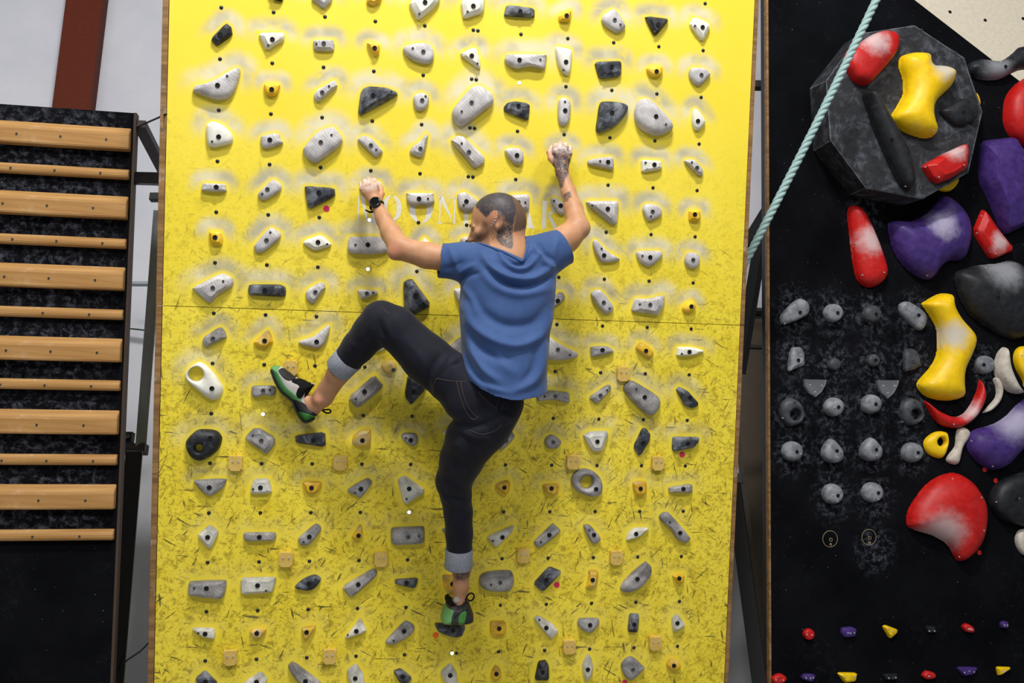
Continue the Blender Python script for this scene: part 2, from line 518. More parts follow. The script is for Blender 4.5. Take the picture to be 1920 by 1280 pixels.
def smooth_closed(P, k):
    n = len(P); out = []
    for i in range(n):
        a, b, c, d = P[i - 1], P[i], P[(i + 1) % n], P[(i + 2) % n]
        for j in range(k):
            t = j / k
            q = 0.5 * ((2 * b) + (c - a) * t + (2 * a - 5 * b + 4 * c - d) * t * t + (3 * b - a - 3 * c + d) * t ** 3)
            # keep close to the traced polygon
            lin = b + (c - b) * t
            out.append(0.6 * q + 0.4 * lin if False else q)
    return np.array(out)

def cut_corners(P, r=0.12):
    out = []
    n = len(P)
    for i in range(n):
        b, c = P[i], P[(i + 1) % n]
        out.append(b + (c - b) * r); out.append(c + (b - c) * r)
    return np.array(out)

PROFILE_SMOOTH = [(1.0, 0.0), (0.99, 0.28), (0.945, 0.56), (0.85, 0.78), (0.68, 0.92), (0.42, 0.99), (0.2, 1.0)]
PROFILE_FACET = [(1.0, 0.0), (0.975, 0.34), (0.90, 0.62), (0.58, 0.98), (0.25, 1.0)]

def hold_mesh(name, P, c, H, style):
    """P outline (n,2), c top centre, H height."""
    if poly_area(P) < 0: P = P[::-1]
    if style == 'f':
        Q = cut_corners(P, 0.13); prof = PROFILE_FACET; shift = np.array([0, 0.10 * (P[:, 1].max() - P[:, 1].min())])
    else:
        Q = smooth_closed(P, 4); prof = PROFILE_SMOOTH; shift = np.zeros(2)
    n = len(Q); V = []; Fc = []
    cen = P.mean(0) * 0.35 + np.asarray(c) * 0.65
    for s, h in prof:
        for q in Q:
            p = cen + (q - cen) * s
            V.append((p[0], p[1], h * H))
    for r in range(len(prof) - 1):
        for i in range(n):
            j = (i + 1) % n
            Fc.append((r * n + i, r * n + j, (r + 1) * n + j, (r + 1) * n + i))
    V.append((cen[0], cen[1], H)); last = (len(prof) - 1) * n; k = len(V) - 1
    for i in range(n):
        Fc.append((last + i, last + (i + 1) % n, k))
    me = mesh(name, V, Fc, True)
    if style == 'f':
        # crisp facets: flat slopes, soft rim
        sm = [True] * len(me.polygons)
        for i, pl in enumerate(me.polygons):
            if i >= 2 * n and i < 3 * n: sm[i] = False
        me.polygons.foreach_set('use_smooth', sm)
        me.set_sharp_from_angle(angle=math.radians(28))
    return me

def swell_mesh(name, P, H):
    """Smooth hold that swells with the distance from its outline: for waisted and crescent shapes."""
    o = smooth_closed(P, 4)
    lo_ = o.min(0) - 0.02; hi_ = o.max(0) + 0.02
    h = max(0.003, math.sqrt(abs(poly_area(P))) / 55)
    v = Vol((lo_[0], lo_[1], -2.5 * h), (hi_[0], hi_[1], H + 3 * h), h)
    X, Y = np.meshgrid(v.ax[0], v.ax[1], indexing='ij')
    d2 = -point_seg_dist(X, Y, o)
    R = d2.max() * 0.95
    t = np.clip(d2 / R, 0, 1)
    Hh = H * np.sqrt(np.clip(1 - (1 - t) ** 2.2, 0, 1))
    for _ in range(10):
        Hp = np.pad(Hh, 1, mode='edge'); Hh = 0.5 * Hh + 0.125 * (Hp[2:, 1:-1] + Hp[:-2, 1:-1] + Hp[1:-1, 2:] + Hp[1:-1, :-2])
    Hh = Hh * np.clip(d2 / (1.5 * h), 0, 1)
    Z = v.ax[2][None, None, :]
    v.d = np.maximum(np.maximum(Z - Hh[:, :, None] - 0.001, -Z), -d2[:, :, None]).astype(np.float32)
    V, Q = v.nets()
    V = relax(V, Q, 2, 0.4)
    V[:, 2] = np.maximum(V[:, 2], 0.0)
    return mesh(name, V, Q, True)

def pocket_mesh(name, P, hc, hr, H):
    """Hold with a hole right through it: a ring swept round the hole."""
    if poly_area(P) < 0: P = P[::-1]
    Q = smooth_closed(P, 5); hc = np.asarray(hc)
    ang = np.arctan2(Q[:, 1] - hc[1], Q[:, 0] - hc[0])
    prof = [(0.0, 0.0), (0.0, 0.55), (0.05, 0.8), (0.16, 0.96), (0.34, 1.0), (0.6, 0.94), (0.82, 0.72), (0.95, 0.4), (1.0, 0.0)]
    n = len(Q); V = []; Fc = []
    for s, h in prof:
        for q, a in zip(Q, ang):
            i_ = hc + hr * np.array([math.cos(a), math.sin(a)])
            p = i_ + (q - i_) * s
            V.append((p[0], p[1], h * H))
    for r in range(len(prof) - 1):
        for i in range(n):
            j = (i + 1) % n
            Fc.append((r * n + i, (r + 1) * n + i, (r + 1) * n + j, r * n + j))
    return mesh(name, V, Fc, True)

def bolt_mesh(name, r, mats):
    V, Fc, mi = [], [], []
    n = 14
    prof = [(r, -0.006, 0), (r, 0.0022, 0), (r * 0.93, 0.003, 0), (r * 0.62, 0.003, 0), (r * 0.55, 0.001, 1), (r * 0.30, 0.001, 1), (r * 0.26, 0.0018, 2)]
    for rr, z, _ in prof:
        for k in range(n):
            a = 2 * math.pi * k / n
            V.append((rr * math.cos(a), rr * math.sin(a), z))
    for i in range(len(prof) - 1):
        for k in range(n):
            Fc.append((i * n + k, i * n + (k + 1) % n, (i + 1) * n + (k + 1) % n, (i + 1) * n + k)); mi.append(prof[i][2])
    Fc.append(tuple((len(prof) - 1) * n + k for k in range(n))); mi.append(2)
    me = mesh(name, V, Fc)
    for m in mats: me.materials.append(m)
    me.polygons.foreach_set('material_index', mi)
    return me

BOLT_A = bolt_mesh('bolt_black', 0.0096, (BOLT_STEEL, BOLT_DARK, BOLT_STEEL))
BOLT_B = bolt_mesh('bolt_ring', 0.0092, (BOLT_LIGHT, BOLT_DARK, BOLT_LIGHT))
SCREW_A = bolt_mesh('screw_dark', 0.0048, (SCREW_DARK, BOLT_DARK, SCREW_DARK))
SCREW_B = bolt_mesh('screw_light', 0.0038, (SCREW_LIGHT, SCREW_LIGHT, SCREW_LIGHT))

REG = {'Z1': (300, 0, 4), 'Z2': (660, 0, 4), 'Z3': (1020, 0, 4), 'Z4': (300, 300, 4), 'Z5': (1020, 300, 4), 'Z6': (300, 580, 4), 'Z7': (660, 580, 4), 'Z8': (1020, 580, 4),
       'Y1': (280, 860, 4.8), 'Y2': (280, 1040, 4.8), 'Y3': (640, 860, 4.8), 'Y4': (640, 1040, 4.8), 'Y5': (1000, 860, 4.8), 'Y6': (1000, 1040, 4.8),
       'W': (640, 240, 3.2), 'E': (490, 540, 4.2675),
       'R1': (1400, 0, 3.048), 'R2': (1400, 360, 3.048), 'R3': (1400, 640, 3.048), 'R4': (1360, 860, 3.048), 'P': (0, 0, 1)}

def pts_of(reg, txt):
    x0, y0, s = REG[reg]
    out = []
    for t in txt.split():
        a, b = t.split(',')
        out.append((x0 + float(a) / s, y0 + float(b) / s))
    return out

ORD = ['first', 'second', 'third', 'fourth', 'fifth', 'sixth', 'seventh', 'eighth', 'ninth', 'tenth', 'eleventh', 'twelfth', 'thirteenth', 'fourteenth', 'fifteenth', 'sixteenth']

# region | material | style (p smooth, f faceted, o pocket) | look | outline | bolt | screws | hole
BOARD_HOLDS = '''
Z1|B|f|black blunt wedge hold|377,295 497,172 535,200 545,262 425,346|450,260||
Z1|B|f|black hold cut by the frame|800,-80 930,-90 922,14 865,2|850,-50||
Z1|G|f|grey angular hold|1135,0 1160,15 1228,70 1290,10 1300,-60 1150,-90|1235,-40||
Z1|W|f|white four-sided hold|733,245 920,243 937,262 930,305 797,383|843,296|811,342|
Z1|G|f|small grey block hold|1148,310 1165,300 1300,298 1310,330 1305,383 1155,380|1228,326|1173,331|
Z1|G|p|large grey crescent hold|245,675 265,645 330,630 430,590 520,535 580,508 601,520 595,580 560,680 520,730 460,747 390,738 260,690|432,640|505,573|
Z1|Y|p|small yellow hold|780,650 795,630 890,630 897,660 870,715 800,712|838,671||
Z1|G|f|grey slanted bar hold|1152,715 1170,680 1290,605 1315,602 1334,645 1190,768 1160,750|1217,694|1268,649|
Z1|W|p|white shield-shaped hold|347,960 365,920 400,912 460,930 530,990 547,1040 535,1070 500,1085 368,1098|440,1026|392,1063|
Z1|G|p|small grey block hold|755,1035 780,1015 880,1000 905,1040 915,1080 775,1112|824,1049||
Z1|G|p|large grey slanted slab hold|1072,1130 1090,1090 1180,990 1280,950 1320,965 1365,1030 1366,1065 1330,1110 1200,1205 1160,1222 1100,1185|1206,1066|1286,1014|
Z2|Y|f|yellow hold cut by the frame|110,0 110,25 160,42 215,15 230,-40 120,-50|170,-30||
Z2|W|f|white angular hold|427,35 450,0 480,-60 640,-60 665,0 600,75 495,158|548,18|505,105|
Z2|W|f|white chisel-shaped hold|815,30 830,0 850,-40 1000,-40 990,95 835,145|910,46|866,91|
Z2|S|f|dark slate bar hold|1140,110 1155,45 1185,38 1355,60 1373,78 1370,133 1145,120|1262,87|1338,104|
Z2|Y|f|small yellow pointed hold|110,325 130,312 200,335 208,345 205,405 170,425|170,362||
Z2|G|p|large grey teardrop hold|383,375 410,340 500,322 560,325 600,355 615,410 608,455 575,478 500,468 420,430|535,388|455,365|
Z2|W|f|white triangular hold|800,408 910,352 935,365 965,465 962,525|898,419|940,479|
Z2|G|p|long grey wavy bar hold|1147,460 1155,420 1190,408 1440,410 1457,430 1452,505 1430,515 1340,498 1250,512 1190,500|1256,450|1411,449|
Z2|S|f|dark slate triangular hold|45,840 65,690 85,660 130,645 260,655 340,690 345,710 260,760 60,868|158,716|295,688|
Z2|G|p|small grey egg-shaped hold|460,750 475,710 520,695 560,710 578,750 560,805 525,830 480,820|526,752|551,724|
Z2|G|p|large grey slanted slab hold|752,860 770,800 870,680 920,645 960,642 1040,690 1062,735 1060,765 1030,800 890,910 820,943 780,925|897,769|821,838|
Z2|S|f|dark slate ridged hold|1140,800 1165,770 1220,758 1310,770 1337,790 1325,908 1140,832|1248,795|1303,872|
Z2|G|p|pale grey pill-shaped hold|50,1060 60,1030 95,1018 140,1035 220,1115 226,1150 190,1175 165,1170|142,1090|181,1125|
Z2|G|f|pale pointed fin hold|432,1135 450,1100 520,1050 555,1000 572,1010 545,1150 520,1182 440,1155|514,1115||
Z2|G|f|long grey slanted bar hold|738,1055 790,1013 835,1020 985,1165 998,1195 990,1230 930,1262 905,1250|877,1140|821,1077|
Z2|G|p|grey pebble hold|1148,1140 1165,1112 1240,1108 1275,1130 1287,1170 1280,1220 1250,1238 1200,1215|1237,1165||
Z3|Y|f|small yellow angular hold|108,125 130,105 205,75 203,110 190,165 115,160|170,118||
Z3|G|p|grey pebble hold|432,150 460,100 510,72 540,80 605,180 605,215 570,242 540,245 460,195|530,150|570,187|
Z3|B|f|black triangular hold|755,128 790,122 925,140 933,160 850,258 825,265|855,185|832,234|
Z3|W|f|white kite-shaped hold|1090,190 1112,135 1145,133 1235,175 1245,205 1190,318|1189,205|1131,195|
Z3|W|p|white tall tapered hold|88,365 110,350 190,368 207,385 205,460 190,555 160,558 120,515 95,440|165,465|147,525|
Z3|S|f|dark slate four-sided hold|382,480 395,462 570,456 583,475 580,572 415,593|508,500|453,566|
Z3|Y|p|small yellow half-round hold|770,525 790,500 870,497 888,515 880,560 850,575 800,570|844,536||
Z3|G|p|brownish grey shell-shaped hold|1087,560 1095,520 1130,507 1205,512 1240,545 1242,570 1180,635 1145,640 1100,600|1180,562||
Z3|G|p|grey upright pill hold|105,880 108,770 125,738 155,732 190,750 200,800 190,900 160,943 120,935|158,829|155,765|
Z3|S|p|dark slate sail-shaped hold|405,870 420,780 450,760 560,765 620,785 632,815 600,880 520,955 400,990|510,845|445,953|
Z3|G|p|very large grey rounded hold|682,870 690,800 720,750 760,738 810,760 930,880 965,935 960,975 900,1005 830,1012 740,975 695,925|840,873|910,935|
Z3|W|p|white leaf-shaped hold|1110,910 1120,830 1135,812 1160,835 1205,900 1203,930 1165,975 1130,970|1154,908||
Z3|G|p|pale grey wedge hold|327,1218 345,1195 470,1175 515,1182 522,1215 518,1272 470,1262 345,1235|480,1215|418,1210|
Z3|W|f|white rectangular hold|728,1205 745,1197 880,1207 887,1268 732,1295|827,1235|761,1220|
Z3|G|f|grey slanted chip hold|1052,1205 1070,1192 1125,1195 1195,1275 1190,1320 1150,1310 1060,1220|1147,1258|1105,1218|
Z4|G|p|pale grey flat bar hold|312,215 320,180 345,175 475,180 493,205 485,238 325,230|422,203||
Z4|G|p|grey slanted pill hold|735,270 745,240 830,155 860,150 905,180 908,220 880,250 790,298 750,290|806,219|767,255|
Z4|S|f|dark slate pointed block hold|1083,200 1100,193 1310,208 1317,270 1110,376|1190,245|1268,260 1128,328|
Z4|G|p|grey hold under a gripping hand|1500,200 1560,160 1650,165 1670,220 1640,270 1520,260|1585,215||
Z4|Y|f|small yellow square hold|368,540 380,530 460,540 472,590 465,640 380,632|413,580||
Z4|G|p|grey slanted pill hold|706,660 715,630 810,520 845,507 900,545 905,575 880,610 790,680 745,695 715,685|799,601|828,543|
Z4|W|f|white fish-shaped hold|1072,625 1085,600 1200,560 1240,580 1287,630 1280,645 1180,678 1140,672|1185,616|1254,631|
Z4|G|f|large grey fin-shaped hold|238,965 260,945 430,860 470,847 540,880 553,915 540,950 450,1000 380,1073 345,1060|396,958|476,908|
Z4|S|f|dark slate bar hold|657,985 665,940 690,930 900,932 940,950 947,975 940,1028 670,1015|787,977|901,986|
Z4|G|f|grey tapered hold|1090,1000 1105,970 1200,912 1235,925 1243,960 1150,1085 1100,1050|1165,990||
W|G|f|small grey wedge hold|95,975 115,965 215,975 222,995 120,1030|153,992|190,988|
Z5|G|f|white tapered wedge hold|315,315 335,305 550,303 562,325 550,470 530,488 500,478 340,350|478,366|363,341|
Z5|G|p|grey pebble hold|740,380 750,340 780,328 850,340 882,375 875,420 800,455 770,445|814,386|799,422|
Z5|Y|f|small yellow square hold|1085,385 1100,372 1170,378 1175,440 1160,462 1088,455|1131,408||
Z5|G|p|grey wing-shaped hold|367,620 378,597 400,605 470,680 560,735 562,750 530,762 440,768 410,740 375,670|450,715|429,665|
Z5|G|p|grey half-moon hold|693,710 715,682 860,680 888,695 880,730 820,785 780,797 720,765|796,729|736,718|
Z5|G|p|small grey round hold|1055,750 1075,700 1110,690 1150,705 1168,745 1155,795 1120,815 1070,795|1118,748||
Z5|g|f|grey angled hold beside the shirt|40,1060 110,990 140,990 160,1020 150,1055 65,1115 30,1100|103,1055||
Z5|G|p|grey slanted pill hold|355,1020 375,980 410,972 440,990 515,1090 515,1130 480,1152 440,1140|447,1068|490,1112|
Z5|G|f|large grey bow-tie hold|655,1130 680,1045 700,1035 790,1040 890,1010 908,1020 900,1090 860,1165 800,1155 700,1140|796,1084|717,1081|
Z5|Y|p|small yellow chalky hold|1040,1105 1075,1065 1110,1055 1130,1075 1135,1110 1100,1140 1050,1135|1105,1098||
Z6|g|f|grey slanted block hold|315,240 330,205 430,140 460,132 490,165 503,210 350,285 325,270|398,218||
Z6|y|f|yellow peaked hold|700,245 810,148 835,190 850,245 800,297 715,275|785,235||
Z6|G|p|pale grey crescent hold|1040,245 1060,230 1150,200 1240,130 1270,122 1272,160 1240,250 1190,290 1130,285 1050,262|1175,242||
Z6|W|o|white hold with a round pocket|188,490 210,450 270,402 310,398 380,450 460,560 472,610 450,660 410,680 350,660 210,540|389,592||272,482,58
Z6|g|p|small grey bone-shaped hold|685,600 700,572 760,570 850,570 868,590 862,635 830,650 780,640 720,662 690,645|774,608|825,602|
Z6|B|o|black hold with a round pocket|190,1020 205,970 270,910 330,898 420,910 460,950 462,990 430,1060 340,1125 280,1135 220,1095|376,965||295,1035,30
Z6|g|f|grey slanted block hold|638,955 700,890 750,890 860,960 865,1010 805,1088 760,1060 650,985|760,982|698,943|
Z6|S|f|dark slate tapered bar hold|1013,945 1240,915 1245,1035 1015,1000|1150,982|1048,975|
Z6|y|f|yellow hold with white edge|1440,985 1450,945 1500,905 1575,895 1583,935 1580,1030 1510,1035 1445,1010|1518,982||
E|g|f|grey slanted rectangular hold|690,880 905,690 985,790 770,972|826,828|757,886|
E|S|f|dark slate hold half behind the thigh|1150,830 1170,700 1240,690 1330,760 1300,830 1195,940 1155,880|1217,828|1195,890|
E|W|f|white hold behind the raised calf|760,470 850,380 985,415 1005,475 960,505 800,520|880,460||
W|S|f|large dark slate pointed hold|372,925 400,905 430,905 545,1065 430,1125 378,1095|447,1003|415,1083|
W|G|p|grey hold half behind the shirt|678,985 690,963 760,960 780,1060 720,1075|745,1010||
Z7|g|p|grey slanted hold beside the shirt|730,280 800,215 870,200 900,300 800,360 740,320|840,270|780,313|
W|G|p|pale grey bar hold on the lettering|393,400 405,390 540,390 552,405 550,455 430,462 395,440|466,424|519,424|
W|G|p|grey teardrop hold before the face|697,405 715,388 745,385 810,430 825,460 790,495 740,498 705,475|750,440|733,463|
W|G|f|pale square hold behind the head|1010,400 1115,395 1130,410 1128,490 1095,502 1000,500|1062,445|1102,447|
W|G|p|grey hold behind the tattooed forearm|1255,430 1280,418 1320,440 1345,480 1340,520 1290,505|1316,466|1275,437|
W|G|p|grey hold under the tattooed hand|1285,115 1340,100 1375,115 1380,150 1340,170 1290,160|1332,135||
W|G|p|wide grey ribbed bar hold|40,690 50,655 70,650 230,650 270,660 280,745 60,752|159,700|85,701|
W|W|f|white pointed hold above the upper arm|465,700 500,655 530,685 520,740 470,740|498,710||
W|G|p|grey hold under the chin|715,668 740,652 780,660 795,700 730,705|755,685||
Z8|G|p|large grey crescent hold beside the shirt|-40,300 15,195 60,220 150,275 245,320 255,345 230,365 140,382 60,380 0,350|104,300|193,340|
Z8|g|p|grey tapered bar hold|350,295 365,278 470,275 515,300 510,325 370,355 352,335|438,304||
Z8|y|p|yellow chalky rounded hold|690,290 710,255 745,250 800,290 820,320 810,355 780,362 720,325|765,310||
Z8|W|f|white pointed bar hold|992,350 1003,280 1120,282 1207,310 1150,340 1080,350|1090,318|1032,333|
Z8|g|f|grey bar hold at the shirt hem|-60,640 0,610 50,605 190,622 198,690 180,705 60,675 -50,690|85,650|5,650|
Z8|g|f|grey slanted tapered hold|335,660 470,565 500,565 505,600 395,715|423,645|470,604|
Z8|g|p|large grey slanted slab hold|600,590 615,555 650,533 690,545 830,630 872,680 865,740 830,785 790,793 730,755 620,640|755,657|688,595|
Z8|S|f|dark slate curved hold|990,600 1015,577 1080,610 1160,700 1155,725 1110,742 1050,720 1035,680|1095,660||
Z8|g|p|small grey round hold|5,990 20,955 60,940 110,965 130,1000 95,1040 30,1040|69,994||
Z8|w|f|white wide-topped hold|290,945 340,915 490,910 440,1065 360,1068|400,990||
Z8|S|f|dark slate diamond hold|670,1030 740,885 770,893 800,935 790,990 715,1108|742,1000|755,925|
Z8|S|f|dark slate wedge hold|962,1050 965,960 985,953 1165,955 1165,985 1130,1035 980,1068|1078,1005|1003,1052|
Z7|g|p|small grey oval hold|370,960 385,930 470,928 493,960 485,1005 450,1025 410,1000|440,980|404,963|
Z7|W|f|white hold tip beside the thigh|675,925 725,880 800,900 800,990 740,990|765,940||
Z7|g|f|grey slanted block hold|1068,1005 1175,900 1195,905 1228,955 1120,1063|1157,985|1116,1022|
Y1|g|p|grey half-moon hold|405,212 430,190 670,178 688,210 660,265 560,330 520,325 470,290|540,258||
Y1|w|f|white square hold|907,320 920,230 945,180 1080,175 1108,310|1000,259|935,272|
Y1|y|f|yellow hold with grey rim|1380,215 1400,200 1550,205 1545,270 1500,315 1440,320 1400,290|1459,261||
Y3|g|p|grey slanted fin hold|55,280 215,180 265,190 272,225 180,345 130,330|176,270|124,304|
Y1|w|f|white kite-shaped hold|425,690 545,588 632,658 543,825|525,705||
Y1|g|f|grey flat bar hold|845,680 860,662 1130,660 1145,685 1135,735 870,742 848,720|990,704||
Y1|g|p|grey slanted pill hold|1342,735 1350,705 1480,595 1520,590 1545,620 1535,660 1450,760 1390,782 1350,765|1440,700|1388,745|
Y3|y|f|yellow spike-shaped hold|85,715 165,590 185,600 192,720|155,690||
Y3|w|f|large pale triangular hold|503,188 570,145 772,290 565,425|610,268|586,357|
Y3|g|f|large grey rectangular hold|450,780 445,640 460,620 740,607 748,625 748,765|602,702|697,690|
Y3|S|f|dark hold tip beside the shin|900,638 940,622 1000,640 1000,700 940,670|965,655||
Y3|y|f|yellow triangular hold|1385,240 1420,210 1500,190 1525,220 1510,300 1480,328 1400,265|1467,258||
Y3|g|f|grey hold tip behind the knee|1080,200 1150,200 1150,290 1080,300|1115,250||
Y3|w|f|white boat-shaped hold|1305,700 1540,600 1555,605 1540,655 1400,795 1370,785|1450,705|1364,737|
Y5|y|f|yellow half-round hold|82,230 235,222 228,300 190,335 110,310|163,265||
Y5|g|p|grey slanted bar hold|10,755 20,730 165,590 190,590 235,630 230,665 60,795 20,780|143,684|66,746|
Y5|g|o|grey ring-shaped hold|343,220 360,140 430,92 510,95 590,150 625,230 615,310 570,340 500,338 400,295|565,272||475,205,58
Y5|g|p|small grey slanted hold|453,610 480,590 520,605 600,700 595,740 550,762 515,745|545,683|501,637|
Y5|y|p|yellow hold with grey rim|895,230 915,203 1000,200 1018,235 1010,310 975,332 920,320|965,268||
Y5|w|f|white arrowhead hold|835,738 850,670 900,620 1035,617 1040,630 960,700|925,675||
Y5|g|f|grey tapered bar hold|1218,255 1430,222 1437,305 1220,302|1350,270||
Y5|g|p|long grey slanted bar hold|1138,540 1160,490 1200,480 1240,505 1400,690 1405,730 1370,757 1290,720 1240,640|1320,665|1225,565|
Y2|g|p|large grey slab hold|348,340 355,260 400,238 660,230 690,245 690,300 655,390 540,388 370,365|514,300|405,294|
Y2|w|f|large white rectangular hold|820,345 820,230 850,205 1140,200 1140,235 1110,340 850,355|974,275|1051,319|
Y2|S|p|dark slate leaf-shaped hold|1310,290 1390,215 1480,180 1530,195 1545,225 1500,290 1440,320 1380,318|1437,258|1497,215|
Y4|g|f|large grey slanted hold|0,290 280,125 310,130 328,160 310,195 85,395|152,265||
Y4|S|f|dark slate trapezoid hold|483,262 485,220 695,205 670,305|587,251||
Y4|y|f|pale yellow hold behind the ankle|905,180 1000,180 1060,200 1060,330 960,355 925,300|1000,260||
Y4|g|p|large grey rounded hold|1243,240 1260,180 1340,150 1500,140 1545,170 1552,250 1520,320 1440,332 1320,322 1260,290|1430,248|1345,262|
Y6|S|f|dark slate slanted slab hold|0,260 130,115 160,108 250,145 248,165 100,320 70,330|118,225||
Y6|y|f|tall yellow hold|470,300 495,220 500,145 520,135 575,138 585,160 560,300|534,225||
Y6|g|p|large grey slanted hold|785,300 850,200 1000,70 1030,75 1065,115 1050,190 980,280 900,325 830,340|936,215||
Y6|y|f|small yellow wedge hold|1248,178 1350,172 1358,190 1345,250 1295,260|1313,211||
Y2|w|f|small white wedge hold|385,670 400,655 580,658 595,700 585,760 470,735|502,710|442,700|
Y2|y|f|small yellow wedge hold|900,690 920,668 1050,662 1052,690 1010,745 930,748|967,705||
Y2|y|f|small yellow triangular hold|1370,660 1390,650 1510,635 1420,770 1385,760|1415,695||
Y4|w|f|white triangular hold|15,765 170,570 185,580 233,690|135,685|60,725|
Y4|g|p|grey teardrop hold|398,790 420,750 560,605 600,600 650,630 658,670 620,720 480,800 420,805|565,685|470,768|
Y4|S|f|dark slate hold under the climbing shoe|843,640 845,612 1110,625 1118,660 1090,730 1030,747 940,725 870,690|1006,680|872,658|
Y4|y|f|pale yellow square hold|1340,610 1350,595 1480,595 1482,720 1400,738 1345,715|1420,662||
Y6|w|f|white slanted hold|0,575 40,540 180,620 232,690 155,765|116,655|54,584|
Y6|g|p|grey half-moon hold|398,620 410,580 440,570 570,570 595,595 580,640 520,697 470,690 420,660|510,630||
Y6|S|f|dark slate upright hold|850,695 865,530 950,527 950,580 935,700|908,625||
Y6|w|f|pale grey arrowhead hold|1245,575 1297,523 1360,610 1365,635 1290,690 1258,690|1296,613||
Y2|S|f|dark slate diamond hold|410,1115 500,1035 620,1155 560,1220 450,1200|505,1140||
Y2|w|f|pale four-sided hold|855,1140 1005,1045 1065,1110 1040,1190 880,1220|965,1142||
Y2|g|f|long grey slanted hold|1245,1000 1290,955 1540,1140 1560,1200 1400,1200 1280,1080|1405,1135||
Y4|w|f|pale pentagonal hold|45,1040 135,975 200,1070 215,1180 80,1190|125,1110||
Y4|S|f|dark slate angular hold|465,1045 535,1020 640,1105 600,1170 520,1145|552,1095||
Y4|w|f|white pointed hold|890,1050 985,970 1040,1060 1050,1190 960,1200 920,1130|980,1083||
Y4|y|f|small yellow peaked hold|1345,1060 1385,990 1430,1020 1440,1090 1400,1130 1350,1115|1395,1070||
Y6|B|f|black upright hold|10,1130 45,960 110,945 140,990 143,1110 130,1130|84,1053|70,982|
Y6|w|f|white leaf-shaped hold|440,985 490,890 520,920 540,1000 525,1090 475,1145 450,1080|490,1030||
Y6|g|p|grey five-sided hold|793,985 880,915 990,1000 990,1030 900,1115 860,1122 820,1090|895,1030||
Y6|y|p|small round yellow hold|1200,990 1215,945 1250,935 1310,955 1325,1000 1300,1035 1240,1035|1265,995||
'''

hold_outlines = []      # (outline in board metres, height) for the wear on the panel
hold_count = {}
# chalked places on the big holds: first outline point + region -> pixel, radius in metres
SPOTS = {'565,365R1': (1640, 78, .10), '880,360R1': (1768, 128, .10), '1003,945R1': (1790, 280, .08), '582,130R2': (1632, 450, .10), '818,200R2': (1765, 425, .10), '1013,640R2': (1788, 628, .10), '1205,460R2': (1882, 505, .14),
         '925,1030R3': (1768, 1000, .15), '1270,580R3': (1900, 790, .14), '1018,345R3': (1818, 768, .08), '1265,370R1': (1870, 135, .12), '1297,225R2': (1872, 455, .07)}

def chalk_panel(me, step, f):
    """Cut a panel into a fine net and store how chalky each point is."""
    bm = bmesh.new(); bm.from_mesh(me)
    for ax in (0, 1):
        lo_ = min(v.co[ax] for v in bm.verts); hi_ = max(v.co[ax] for v in bm.verts)
        for c in np.arange(lo_ + step, hi_ - step * 0.5, step):
            co = [0, 0, 0]; co[ax] = c; no = [0, 0, 0]; no[ax] = 1
            bmesh.ops.bisect_plane(bm, geom=bm.verts[:] + bm.edges[:] + bm.faces[:], plane_co=co, plane_no=no)
    bm.to_mesh(me); bm.free()
    co = np.zeros(len(me.vertices) * 3, np.float32); me.vertices.foreach_get('co', co); co = co.reshape(-1, 3)
    at = me.attributes.new('chalk', 'FLOAT', 'POINT')
    at.data.foreach_set('value', f(co[:, 0], co[:, 1]).astype(np.float32))
    return me

